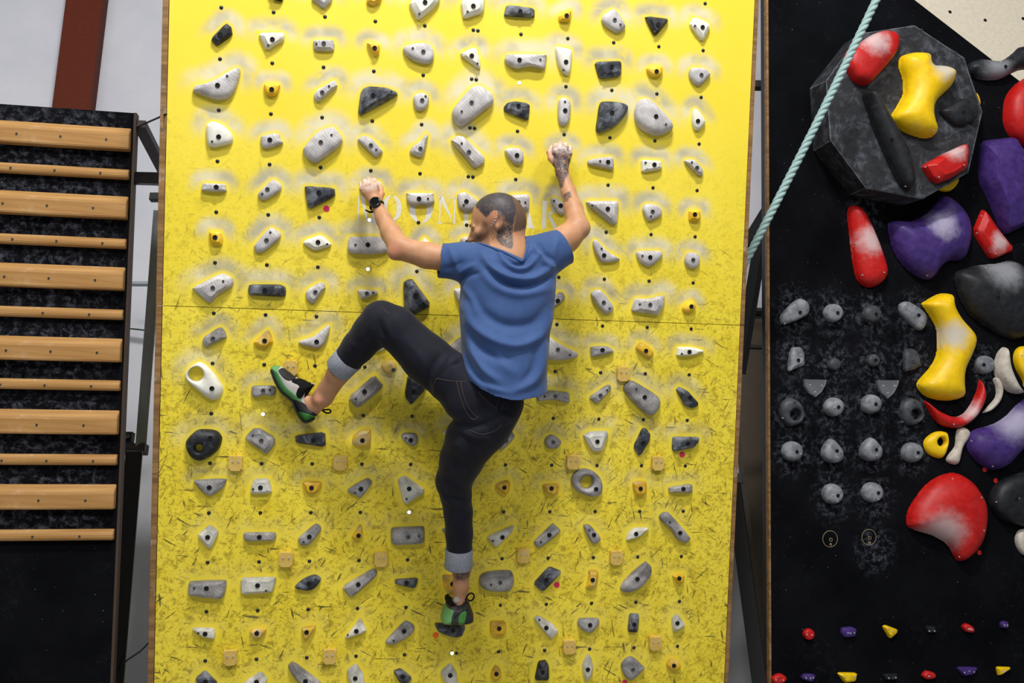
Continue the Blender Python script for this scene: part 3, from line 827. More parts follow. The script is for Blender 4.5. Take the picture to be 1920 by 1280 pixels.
def make_hold(plane, line, base=0.0, place=None, light_screws=False, hscale=0.36, hmax=0.085, grid=False, group=None, cat='climbing hold', name='climbing_hold'):
    reg, mat, style, look, out, bolt, screws, hole = (line.split('|') + [''] * 8)[:8]
    pix = pts_of(reg, out)
    P = np.array([plane.px(x, y, base)[:2] for x, y in pix])
    A = abs(poly_area(P)); H = min(hmax, max(0.026, hscale * math.sqrt(A)))
    # centre the traced outline on the hold's half height, so that it keeps its outline in view
    P = np.array([plane.px(x, y, base + 0.3 * H)[:2] for x, y in pix])
    cen = P.mean(0)
    L = P - cen
    bx, by = pts_of(reg, bolt.split()[0])[0]
    b = plane.px(bx, by, base + H)[:2] - cen
    if style == 'o':
        hx, hy, hr = [float(v) for v in hole.split(',')]
        x0, y0, s = REG[reg]
        hc = plane.px(x0 + hx / s, y0 + hy / s, base + 0.3 * H)[:2] - cen
        e = plane.px(x0 + (hx + hr) / s, y0 + hy / s, base + 0.3 * H)[:2] - cen
        me = pocket_mesh(name, L, hc, abs(e[0] - hc[0]), H)
        bz = H * 0.9
    elif style == 'q':
        me = swell_mesh(name, L, H); bz = H
    else:
        me = hold_mesh(name, L, b, H, style)
        bz = H
    o = link(name, me, MAT[mat], matrix=plane.mat((cen[0], cen[1], base + 0.0006)))
    bv = BVHTree.FromPolygons([v.co.copy() for v in me.vertices], [tuple(p.vertices) for p in me.polygons])
    def top(x, y):
        hit = bv.ray_cast(Vector((x, y, 1)), Vector((0, 0, -1)))
        return hit[0].z if hit[0] is not None else None
    for bb in (bolt.split() if plane is BOARD or mat in 'CED' else []):
        q = plane.px(*pts_of(reg, bb)[0], base + H)[:2] - cen
        z = top(q[0], q[1])
        if z is None: continue
        link('bolt', BOLT_A if mat in 'WwYyBSDCVP' else BOLT_B if random.random() < 0.45 else BOLT_A, parent=o, matrix=Matrix.Translation((q[0], q[1], z + 0.0005)))
    for sc_ in screws.split():
        q = plane.px(*pts_of(reg, sc_)[0], base + H * 0.8)[:2] - cen
        z = top(q[0], q[1])
        if z is None: continue
        link('screw', SCREW_B if light_screws else SCREW_A, parent=o, matrix=Matrix.Translation((q[0], q[1], z + 0.0005)))
    if grid:
        bc = plane.px(bx, by, 0.02)
        col = int(round((bc[0] + 1.0) / 0.2)); row = int(round((1.2 - bc[1]) / 0.2)) + 1
        col = min(10, max(0, col)); row = max(0, row)
        look = '%s, %s row down, %s column of yellow board' % (look, ORD[row], ORD[col])
        hold_outlines.append((P, H, row))
    spot = SPOTS.get(out.split()[0] + reg)
    if spot:
        q = plane.px(spot[0], spot[1], base + H * 0.7)[:2] - cen
        o['chalk_spot'] = (float(q[0]), float(q[1]), spot[2])
    tag(o, look, cat, group)
    return o

for ln in BOARD_HOLDS.strip().splitlines():
    make_hold(BOARD, ln, grid=True, group='bolt-on holds of the yellow board')

# screw-on foot chips
chips = [(442, 868, 'chip nearest the black pocket hold'), (638, 867, 'chip below the raised shoe and slate bar'), (545, 690, 'chip above the raised shoe'), (536, 1048, 'chip above the slate leaf hold'),
         (714, 1048, 'chip under the large grey rectangular hold'), (981, 1041, 'chip beside the grey cuff of the straight leg'), (1074, 866, 'chip on top of the grey ring hold'), (1233, 868, 'chip beside the pink dot'),
         (1168, 701, 'chip touching the large grey slab'), (1155, 1045, 'chip under the white arrowhead hold'), (432, 1232, 'chip nearest the lower corner of the board'), (618, 1230, 'chip above the long grey hold at the bottom'),
         (1067, 1212, 'chip under the white slanted hold'), (1228, 1205, 'chip under the pale arrowhead hold')]
u0 = BOARD.px(442, 868)
chip_me = prism_mesh('foot_chip', [tuple(v) for v in smooth_closed(np.array([(-.026, -.022), (-.026, .024), (-.02, .029), (.02, .029), (.026, .024), (.026, -.022), (.019, -.029), (-.019, -.029)]), 2)], 0, 0.02, 0.006)
chip_me.polygons.foreach_set('use_smooth', [True] * len(chip_me.polygons)); chip_me.set_sharp_from_angle(angle=math.radians(50))
for x, y, t in chips:
    q = BOARD.px(x, y, 0.01)
    o = link('foot_chip', chip_me, MAT['T'], matrix=BOARD.mat((q[0], q[1], 0.0006)))
    tag(o, 'small tan screw-on foot ' + t, 'foothold', 'tan foot chips on the yellow board')
    for sx in (-0.011, 0.012):
        link('screw', SCREW_B, parent=o, matrix=Matrix.Translation((sx, 0.008, 0.0202)))
o = make_hold(BOARD, 'E|T|p|small round tan foot chip below the bent knee|960,620 985,590 1025,575 1065,590 1085,630 1070,660 1030,680 985,670|1056,655|1035,615|', light_screws=True, cat='foothold', name='foot_chip')

# round stickers
def sticker(plane, x, y, r, mat, label, group):
    q = plane.px(x, y)
    n = 20
    me = prism_mesh('dot_sticker', [(r * math.cos(2 * math.pi * k / n), r * math.sin(2 * math.pi * k / n)) for k in range(n)], 0.0, 0.0012)
    tag(link('dot_sticker', me, mat, matrix=plane.mat((q[0], q[1], 0.0005))), label, 'sticker', group)
PINK = plain('pink_paper', srgb(222, 44, 92), 0.7); ORANGE = plain('orange_paper', srgb(248, 110, 30), 0.7); REDDOT = plain('red_paper', srgb(212, 34, 28), 0.7)
for x, y, m, t in ((612, 391, PINK, 'round pink dot sticker under the dark pointed block'), (1279, 852, PINK, 'round pink dot sticker under the dark wedge hold'), (1044, 1096, PINK, 'round pink dot sticker beside the dark slanted slab'),
                   (817, 1190, ORANGE, 'round orange dot sticker by the standing foot'), (1171, 1279, PINK, 'round pink dot sticker at the lower board edge')):
    sticker(BOARD, x, y, 0.0125, m, t, 'dot stickers on the yellow board')

# ------------------------------------------------------------------ the yellow board
uL = 0.5 * (BOARD.px(316, 10)[0] + BOARD.px(291, 1270)[0]); uR = 0.5 * (BOARD.px(1411, 10)[0] + BOARD.px(1361, 1270)[0])
vS = 0.5 * (BOARD.px(310, 577)[1] + BOARD.px(1390, 606)[1])
V_TOP = 1.9
V_BOT = -(BOARD.o[2] - 0.25) / math.cos(OVERHANG)

def panel(name, v0, v1, parent, mat):
    h = 0.010
    nx = int((uR - uL) / h) + 1; ny = int((v1 - v0) / h) + 1
    xs = np.linspace(uL, uR, nx); ys = np.linspace(v0, v1, ny)
    X, Y = np.meshgrid(xs, ys)
    chalk = np.zeros_like(X); halo = np.zeros_like(X)
    for P, H, row in hold_outlines:
        lo = P.min(0) - 0.2; hi = P.max(0) + 0.2
        i0, i1 = np.searchsorted(xs, [lo[0], hi[0]]); j0, j1 = np.searchsorted(ys, [lo[1], hi[1]])
        if i1 <= i0 or j1 <= j0: continue
        sl = (slice(j0, j1), slice(i0, i1))
        d = point_seg_dist(X[sl], Y[sl], P)
        c = P.mean(0)
        up = (Y[sl] - c[1]) / np.maximum(0.02, np.hypot(X[sl] - c[0], Y[sl] - c[1]))
        size = math.sqrt(abs(poly_area(P)))
        band = sstep(0.002, 0.022, d) * (1 - sstep(0.03, 0.055 + 0.35 * size, d)) * sstep(-0.45, 0.7, up)
        k = 1.0 if row < 6 else max(0.10, 1.0 - 0.14 * (row - 5))
        chalk[sl] = np.maximum(chalk[sl], band * k)
        halo[sl] = np.maximum(halo[sl], 1 - sstep(0.008, 0.03, d))
    scuff = 1 - sstep(-0.5, 1.15, Y)
    verts = [(x, y, 0.0) for y in ys for x in xs]
    Vn = np.c_[X.ravel(), Y.ravel(), np.zeros(X.size)]
    idx = np.arange(nx * ny).reshape(ny, nx)
    quads = np.c_[idx[:-1, :-1].ravel(), idx[:-1, 1:].ravel(), idx[1:, 1:].ravel(), idx[1:, :-1].ravel()]
    # sides and back: a real sheet of plywood
    T = -0.018; k0 = nx * ny
    back = np.array([(uL, v0, T), (uR, v0, T), (uR, v1, T), (uL, v1, T)])
    extra = [(k0 + 3, k0 + 2, k0 + 1, k0)]
    rim = [idx[0, :], idx[:, -1], idx[-1, ::-1], idx[::-1, 0]]
    for s in range(4):
        extra.append(tuple([k0 + s, k0 + (s + 1) % 4] + [int(i) for i in rim[s][::-1]]))
    me = mesh(name, np.r_[Vn, back], [tuple(q) for q in quads] + extra)
    at = me.color_attributes.new('wear', 'FLOAT_COLOR', 'POINT')
    buf = np.zeros((len(me.vertices), 4), np.float32); buf[:, 3] = 1
    buf[:k0, 0] = chalk.ravel(); buf[:k0, 1] = scuff.ravel(); buf[:k0, 2] = halo.ravel()
    at.data.foreach_set('color', buf.ravel())
    return link(name, me, mat, parent)

def board_material():
    s = Nodes('scuffed_yellow_paint', 0.55, 0.3)
    a = s.n('ShaderNodeAttribute', attribute_name='wear')
    sp = s.n('ShaderNodeSeparateColor'); s.l(a.outputs['Color'], sp.inputs[0])
    chalk, scuff, halo = sp.outputs[0], sp.outputs[1], sp.outputs[2]
    c = s.mix(s.ramp(s.noise(2.2, 4), 0.3, 0.7), srgb(240, 217, 56), srgb(244, 222, 70))
    clean = s.math('SUBTRACT', 1.0, halo)
    amt = s.math('MULTIPLY', scuff, clean)
    # broad grime
    grime = s.ramp(s.noise(7, 6, 0.68, 0.4), 0.42, 0.72)
    c = s.mix(s.math('MULTIPLY', s.math('MULTIPLY', grime, amt), 0.5), c, srgb(210, 182, 20))
    # smudges of rubber
    sm = s.ramp(s.noise(26, 6, 0.72, 0.5), 0.49, 0.64)
    c = s.mix(s.math('MULTIPLY', s.math('MULTIPLY', sm, amt), 0.62), c, srgb(146, 124, 24))
    fine = s.ramp(s.noise(70, 4, 0.7, 0.6), 0.52, 0.64)
    c = s.mix(s.math('MULTIPLY', s.math('MULTIPLY', fine, amt), 0.55), c, srgb(122, 106, 28))
    # scratches in several directions
    for k, (rot, sc_) in enumerate(((0.5, 9), (-0.7, 11), (1.4, 8), (0.05, 7), (-1.15, 10))):
        st = s.ramp(s.noise(sc_, 3, 0.55, 0.35, sc=(1.0, 9.0, 1), rot=rot), 0.63, 0.68)
        gate = s.ramp(s.noise(5 + k, 2, 0.5, 0, sc=(1, 1, 1.0 + k)), 0.48, 0.56)
        c = s.mix(s.math('MULTIPLY', s.math('MULTIPLY', st, gate), s.math('MULTIPLY', amt, 0.85)), c, srgb(74, 66, 36))
    # chalk round the hand holds
    ch = s.math('MULTIPLY', chalk, s.ramp(s.noise(13, 6, 0.7, 0.5), 0.22, 0.52))
    tone = s.mix(s.ramp(s.noise(5, 3), 0.4, 0.62), srgb(222, 216, 190), srgb(172, 170, 160))
    tone = s.mix(s.math('MULTIPLY', scuff, s.ramp(s.noise(9, 4), 0.4, 0.6)), tone, srgb(126, 126, 122))
    c = s.mix(s.math('MULTIPLY', ch, 0.85), c, tone)
    s.color(c)
    s.bump(s.noise(150, 3), 0.06, 0.002)
    return s.m
YELLOW = board_material()

board = empty('climbing_board', BOARD.mat((0, V_BOT, 0)))
tag(board, 'overhanging yellow training board covered in bolted climbing holds', 'climbing board')
inner = Matrix.Translation((0, -V_BOT, 0))
def onboard(name, me, mats, label=None, mat=None):
    o = link(name, me, mats, board, inner @ (mat or Matrix.Identity(4)))
    if label: o['label'] = label
    return o
pu = panel('plywood_panel', vS + 0.0012, V_TOP, board, YELLOW); pu.matrix_local = inner
pl = panel('plywood_panel', V_BOT, vS - 0.0012, board, YELLOW); pl.matrix_local = inner
for a, b in ((uL - 0.026, uL - 0.003), (uR + 0.003, uR + 0.021)):
    onboard('edge_strip', box_mesh('edge_strip', a, b, vS + 0.001, V_TOP, -0.06, -0.001, 0.002), WOOD_EDGE, 'raw plywood edge strip')
    onboard('edge_strip', box_mesh('edge_strip', a, b, V_BOT, vS - 0.001, -0.06, -0.001, 0.002), WOOD_EDGE, 'raw plywood edge strip')
for u in np.linspace(uL + 0.06, uR - 0.06, 4):
    onboard('stud', box_mesh('stud', u - 0.03, u + 0.03, V_BOT, V_TOP, -0.16, -0.02, 0.003), WOOD_EDGE, 'wooden stud behind the panels')

onboard('seam_light_block', box_mesh('seam_light_block', uL, uR, vS - 0.05, vS + 0.05, -0.035, -0.0185), STEEL_BLACK, 'dark strip added behind the panel seam against light leaks')  # added strip that keeps light from showing through the seam gap
# the lights beside every hold: dark when off
led_me = tube_mesh('led', [(0, 0, -0.004), (0, 0, 0.0015), (0, 0, 0.0025)], [0.0068, 0.0068, 0.0045], 12)
ring_me = tube_mesh('led_rim', [(0.0068 * math.cos(t * math.pi / 6), 0.0068 * math.sin(t * math.pi / 6), 0.0008) for t in range(12)], 0.0010, 5, True)
led_off = plain('dark_led_lens', srgb(26, 26, 26), 0.25, 0.6)
rim_m = plain('led_grommet', srgb(56, 54, 44), 0.5)
lit = {(6, 0): ('violet', (0.62, 0.60, 1.0, 1)), (3, 3): ('violet', (0.45, 0.40, 1.0, 1)), (3, 4): ('violet', (0.45, 0.40, 1.0, 1)), (1, 7): ('violet', (0.5, 0.45, 1.0, 1)), (4, 9): ('violet', (0.5, 0.45, 1.0, 1)), (5, 12): ('green', (0.25, 1.0, 0.55, 1)), (9, -2): ('orange', (1.0, 0.35, 0.12, 1))}
lit_mats = {}
me_by_colour = {}
for col in range(11):
    for row in range(-2, 14):
        u = -1.0 + 0.2 * col + 0.002; v = 1.2 - 0.2 * row - 0.1
        pp = BOARD.project([(u, v, 0)])[0]
        if pp[1] < -15 or pp[1] > 1300: continue
        k = (col, row)
        if k in lit:
            nm, cc = lit[k]
            if cc not in lit_mats:
                lit_mats[cc] = plain(nm + '_led_glow', cc, 0.3, 0.3, 0, (cc, 22.0))
                me_by_colour[cc] = led_me.copy(); me_by_colour[cc].materials.clear()
            o = onboard('led_lamp', me_by_colour[cc], lit_mats[cc], nm + ' lit LED', Matrix.Translation((u, v, 0)))
        else:
            o = onboard('led_lamp', led_me, led_off, None, Matrix.Translation((u, v, 0)))
        link('rim', ring_me, rim_m, o)
        if col == 5 and (row <= 4 or row == 12):
            o = onboard('led_lamp', led_me, led_off, None, Matrix.Translation((u + 0.019, v - 0.001, 0)))
            link('rim', ring_me, rim_m, o)

# stencilled lettering: M O O N B O A R D, white paint worn by the holds
def letter_polys(ch):
    """Strokes on a 1 x 1 box, thick and thin like a serif stencil."""
    def q(*p): return [p]
    def arc(cx, cy, rx, ry, ix, iy, a0, a1, n=12):
        o = [(cx + rx * math.cos(a0 + (a1 - a0) * i / n), cy + ry * math.sin(a0 + (a1 - a0) * i / n)) for i in range(n + 1)]
        o += [(cx + ix * math.cos(a1 + (a0 - a1) * i / n), cy + iy * math.sin(a1 + (a0 - a1) * i / n)) for i in range(n + 1)]
        return [tuple(o)]
    d = math.radians
    R = lambda x0, y0, x1, y1: q((x0, y0), (x1, y0), (x1, y1), (x0, y1))
    if ch == 'O':
        return arc(.5, .5, .5, .5, .24, .46, d(100), d(260)) + arc(.5, .5, .5, .5, .24, .46, d(-80), d(80))
    if ch == 'M':
        return R(.06, .04, .12, 1) + R(0, 0, .22, .05) + q((.16, 1), (.36, 1), (.56, .2), (.5, .02)) + q((.53, .1), (.58, .26), (.80, 1), (.75, 1)) + R(.78, .04, .97, 1) + R(.70, 0, 1.05, .05)
    if ch == 'N':
        return R(.08, .04, .14, 1) + R(0, 0, .24, .05) + q((.0, 1), (.26, 1), (.86, 0), (.84, .02)) + R(.84, .0, .90, 1) + R(.74, .95, 1, 1)
    if ch == 'B':
        return R(.05, 0, .28, 1) + arc(.34, .75, .42, .25, .2, .2, d(-85), d(85)) + arc(.34, .26, .52, .26, .28, .21, d(-85), d(85))
    if ch == 'A':
        return q((.05, .03), (.11, .03), (.46, .9), (.44, 1)) + R(0, 0, .22, .05) + q((.48, 1), (.54, 1), (.95, .05), (.70, .05)) + R(.6, 0, 1.02, .05) + R(.28, .32, .58, .37)
    if ch == 'R':
        return R(.05, 0, .28, 1) + arc(.34, .74, .44, .26, .2, .2, d(-85), d(85)) + q((.36, .46), (.52, .46), (.98, 0), (.72, 0))
    return R(.05, 0, .28, 1) + arc(.32, .5, .62, .5, .36, .45, d(-86), d(86))
paint = Nodes('worn_white_stencil_paint', 0.6, 0.3)
paint.color(paint.mix(paint.ramp(paint.noise(30, 5, 0.7), 0.45, 0.75, 0, 0.55), srgb(226, 224, 216), srgb(214, 200, 120)))
letters = [('M', 668, 707, 368, 418), ('O', 715, 754, 367, 414), ('O', 767, 812, 369, 417), ('N', 820, 858, 370, 419), ('B', 868, 905, 372, 421), ('O', 915, 955, 374, 423), ('A', 964, 1004, 376, 426), ('R', 1014, 1050, 378, 428), ('D', 1058, 1092, 380, 430)]
for ch, x0, x1, y0, y1 in letters:
    a = BOARD.px(x0, y1); b = BOARD.px(x1, y0)
    bm = bmesh.new()
    for pol in letter_polys(ch):
        vv = [bm.verts.new((a[0] + (b[0] - a[0]) * p[0], a[1] + (b[1] - a[1]) * p[1], 0.0004)) for p in pol]
        f = bm.faces.new(vv)
    bmesh.ops.recalc_face_normals(bm, faces=bm.faces[:])
    for f in bm.faces:
        if f.normal.z < 0: f.normal_flip()
    bmesh.ops.triangulate(bm, faces=bm.faces[:])
    me = bpy.data.meshes.new('letter'); bm.to_mesh(me); bm.free()
    onboard('letter', me, paint.m, 'white stencilled capital ' + ch)

# ------------------------------------------------------------------ campus board with wooden rungs
cR_top = CAMPUS.px(257, 214); cR_bot = CAMPUS.px(200, 1280)
cu = 0.5 * (cR_top[0] + cR_bot[0]); cv_top = cR_top[1] + 0.004
cv_bot = -(CAMPUS.o[2] - 0.12) / math.cos(LEAN2)
c_left = cu - 1.15
campus = empty('campus_board', CAMPUS.mat((cu, cv_bot, 0)))
tag(campus, 'black leaning campus board with wooden rungs beside the yellow board', 'climbing board')
inv = Matrix.Translation((-cu, -cv_bot, 0))
def oncampus(name, me, mats, label=None, mat=None):
    o = link(name, me, mats, campus, inv @ (mat or Matrix.Identity(4)))
    if label: o['label'] = label
    return o
rung_px = ((252, 262), (249, 327), (245, 390), (242, 457), (238, 523), (234, 590), (229, 657), (227, 723), (222, 792), (219, 862), (215, 931), (213, 1002))
rung_v = np.array([CAMPUS.px(x, y, 0.02)[1] for x, y in rung_px])
def campus_chalk(x, y):
    d = np.min(np.where(y[:, None] > rung_v[None, :], y[:, None] - rung_v[None, :], 9), 1)
    return sstep(0.0, 0.04, d) * (1 - sstep(0.06, 0.16, d)) * sstep(0.0, 0.12, cu - x) * np.where(y > rung_v.min() - 0.05, 0.85, 0.0)
oncampus('backing_panel', chalk_panel(box_mesh('backing_panel', c_left, cu, cv_bot, cv_top, -0.02, 0.0), 0.03, campus_chalk), BLACK_PLY, 'black plywood backing panel')
oncampus('edge_strip', box_mesh('edge_strip', cu, cu + 0.012, cv_bot, cv_top + 0.002, -0.05, 0.001, 0.002), plain('dark_edge_wood', srgb(70, 54, 42)))
oncampus('stud', box_mesh('stud', cu - 0.09, cu - 0.03, cv_bot, cv_top - 0.02, -0.14, -0.02, 0.003), STEEL_BROWN)
thick = [(0, -.05), (.040, -.05), (.046, -.044), (.046, .016), (.042, .022), (.010, .05), (0, .05)]
thin = [(0, -.022), (.026, -.022), (.034, -.012), (.034, .004), (.026, .015), (.010, .022), (0, .022)]
def rung_mesh(prof, x0, x1):
    n = len(prof)
    V = [(x, b, a) for x in (x0, x1) for a, b in prof]
    Fc = [(i, (i + 1) % n, n + (i + 1) % n, n + i) for i in range(n)] + [tuple(range(n))[::-1], tuple(range(n, 2 * n))]
    me = mesh('rung', V, Fc)
    bm = bmesh.new(); bm.from_mesh(me); bmesh.ops.recalc_face_normals(bm, faces=bm.faces[:])
    bmesh.ops.bevel(bm, geom=bm.edges[:], offset=0.0025, segments=2, affect='EDGES'); bm.to_mesh(me); bm.free()
    return me
r_thick = rung_mesh(thick, -1.12, 0.0); r_thin = rung_mesh(thin, -1.12, 0.0)
for k, (x, y) in enumerate(rung_px):
    q = CAMPUS.px(x, y, 0.02)
    big = k % 2 == 0
    o = oncampus('wooden_rung', r_thick if big else r_thin, WOOD, 'thick bevelled wooden rung' if big else 'thin rounded wooden rung', Matrix.Translation((cu - 0.006, q[1], 0)))
    for j, dx in enumerate((0.11, 0.29, 0.46, 0.63, 0.82)):
        link('screw', SCREW_A, None, o, Matrix.Translation((-dx - 0.02 * ((k * 7 + j * 3) % 3 - 1), -0.012 if big else -0.004, 0.0462 if big else 0.0342)))

# ------------------------------------------------------------------ black boulder wall and what is bolted to it
poly = [BLACK.px(x, y)[:2] for x, y in ((1450, -70), (1625, -70), (1715, 0), (1860, 112), (2010, 228), (2010, 1330), (1437, 1330))]
x_min = 0.5 * (BLACK.px(1449, 0)[0] + BLACK.px(1438, 1280)[0])
vb = -(BLACK.o[2] - 0.1) / math.cos(LEAN2)
poly[0] = (x_min, poly[0][1]); poly[5] = (poly[5][0], vb); poly[6] = (x_min, vb)
bwall = empty('boulder_wall', BLACK.mat((x_min, vb, 0)))
tag(bwall, 'black leaning boulder wall carrying coloured holds and grey pods', 'climbing wall')
binv = Matrix.Translation((-x_min, -vb, 0))
def onblack(name, me, mats, label=None, mat=None):
    o = link(name, me, mats, bwall, binv @ (mat or Matrix.Identity(4)))
    if label: o['label'] = label
    return o
pods = np.array([BLACK.px(x, y)[:2] for x, y in ((1488, 578), (1562, 586), (1634, 590), (1712, 590), (1490, 672), (1564, 684), (1637, 680), (1710, 676), (1484, 768), (1563, 765), (1634, 757), (1709, 770), (1485, 846), (1560, 850), (1633, 846), (1710, 848), (1561, 930), (1640, 935), (1640, 1030), (1620, 400), (1850, 690))])
def pod_chalk(x, y):
    d = np.min(np.hypot(x[:, None] - pods[None, :, 0], (y[:, None] - pods[None, :, 1]) * 0.85), 1)
    return (1 - sstep(0.04, 0.15, d)) * 0.95
onblack('backing_panel', chalk_panel(prism_mesh('backing_panel', poly, -0.02, 0.0), 0.03, pod_chalk), BLACK_PLY, 'black plywood backing panel')
onblack('edge_strip', box_mesh('edge_strip', x_min - 0.012, x_min, vb, poly[0][1], -0.03, 0.0005, 0.002), WOOD_EDGE, 'raw plywood edge')
onblack('side_frame', box_mesh('side_frame', x_min + 0.03, x_min + 0.09, vb, poly[0][1], -0.16, -0.021, 0.002), STEEL_BLACK, 'black side frame')
# ghost rings left on the paint by two holds that were taken off
ringm = plain('bare_ring_mark', srgb(150, 136, 104), 0.7)
for x, y, r in ((1556.5, 1010, 0.0415), (1629.3, 1006.8, 0.0405)):
    q = BLACK.px(x, y)
    for rr, dx, dy, w in ((r, 0, 0, 0.0016), (0.008, 0.004, -0.004, 0.0016), (0.005, 0.003, -0.028, 0.002)):
        onblack('ring_mark', tube_mesh('ring_mark', [(q[0] + dx + rr * math.cos(t * math.pi / 14), q[1] + dy + rr * math.sin(t * math.pi / 14), 0.0) for t in range(28)], w, 5, True), ringm)

# large nine-sided volume
VH = 0.20
front = pts_of('R1', '455,460 650,190 960,145 1240,330 1345,640 1265,985 1010,1135 685,1075 480,800')
base = pts_of('R1', '358,505 555,250 945,142 1245,328 1350,640 1268,990 880,1176 585,1115 378,860')
Vf = [BLACK.px(x, y, VH) for x, y in front]; Vb = [BLACK.px(x, y, 0) for x, y in base]
cen = np.mean(Vb, 0); cen[2] = 0
n = len(front)
bm = bmesh.new()
tv = [bm.verts.new(v - cen) for v in Vf]; bv_ = [bm.verts.new(v - cen) for v in Vb]
bm.faces.new(tv); bm.faces.new(bv_[::-1])
for i in range(n): bm.faces.new((bv_[i], bv_[(i + 1) % n], tv[(i + 1) % n], tv[i]))
bmesh.ops.recalc_face_normals(bm, faces=bm.faces[:])
bmesh.ops.bevel(bm, geom=bm.edges[:], offset=0.0045, segments=2, affect='EDGES')
for f in bm.faces:
    if f.calc_area() < 0.004: f.material_index = 1
me = bpy.data.meshes.new('wall_volume'); bm.to_mesh(me); bm.free()
vol = link('wall_volume', me, [MAT['V'], MAT['X']], matrix=BLACK.mat(cen))
tag(vol, 'large black chalk-dusted nine-sided wooden volume on the black wall', 'climbing volume')
for x, y in pts_of('R1', '905,160 1000,170 1195,300 1320,600 1288,880 1235,990 690,1050 465,540 1325,605'):
    q = BLACK.px(x, y, VH) - cen
    link('screw', SCREW_A, None, vol, Matrix.Translation((q[0], q[1], VH + 0.0005)))

VOLUME_HOLDS = '''
R1|R|p|red rounded hold with chalk on the black volume, half behind the rope|565,365 580,290 640,250 720,195 800,172 860,190 870,240 840,320 720,460 680,480 630,465 605,440|697,424|655,280|
R1|Q|q|bright yellow Y-shaped hold on the black volume|880,360 900,310 960,293 1040,300 1055,330 1060,365 1130,370 1185,395 1197,435 1170,500 1090,580 1070,640 1080,700 1095,750 1070,780 1000,780 900,740 835,670 870,600 905,530 905,450|990,560|918,355 1035,320 868,655 1076,740|
R1|D|q|long black blade hold on the black volume|670,530 700,508 740,520 790,610 870,750 930,870 960,1000 955,1060 930,1085 880,1050 820,930 740,750 690,600|837,793|700,540 930,1055|
R1|D|p|small black knob hold on the black volume|1110,640 1130,620 1180,590 1240,562 1300,600 1322,640 1300,690 1220,720 1160,695|1240,641||
R1|R|f|red slanted wedge hold low on the black volume|1003,945 1120,880 1260,815 1268,850 1260,960 1180,1015 1095,1048 1050,1020|1150,950|1037,948 1236,944 1101,1010|
'''
for ln in VOLUME_HOLDS.strip().splitlines():
    make_hold(BLACK, ln, base=VH, light_screws=True, hscale=0.34, hmax=0.11, group='holds on the black volume')

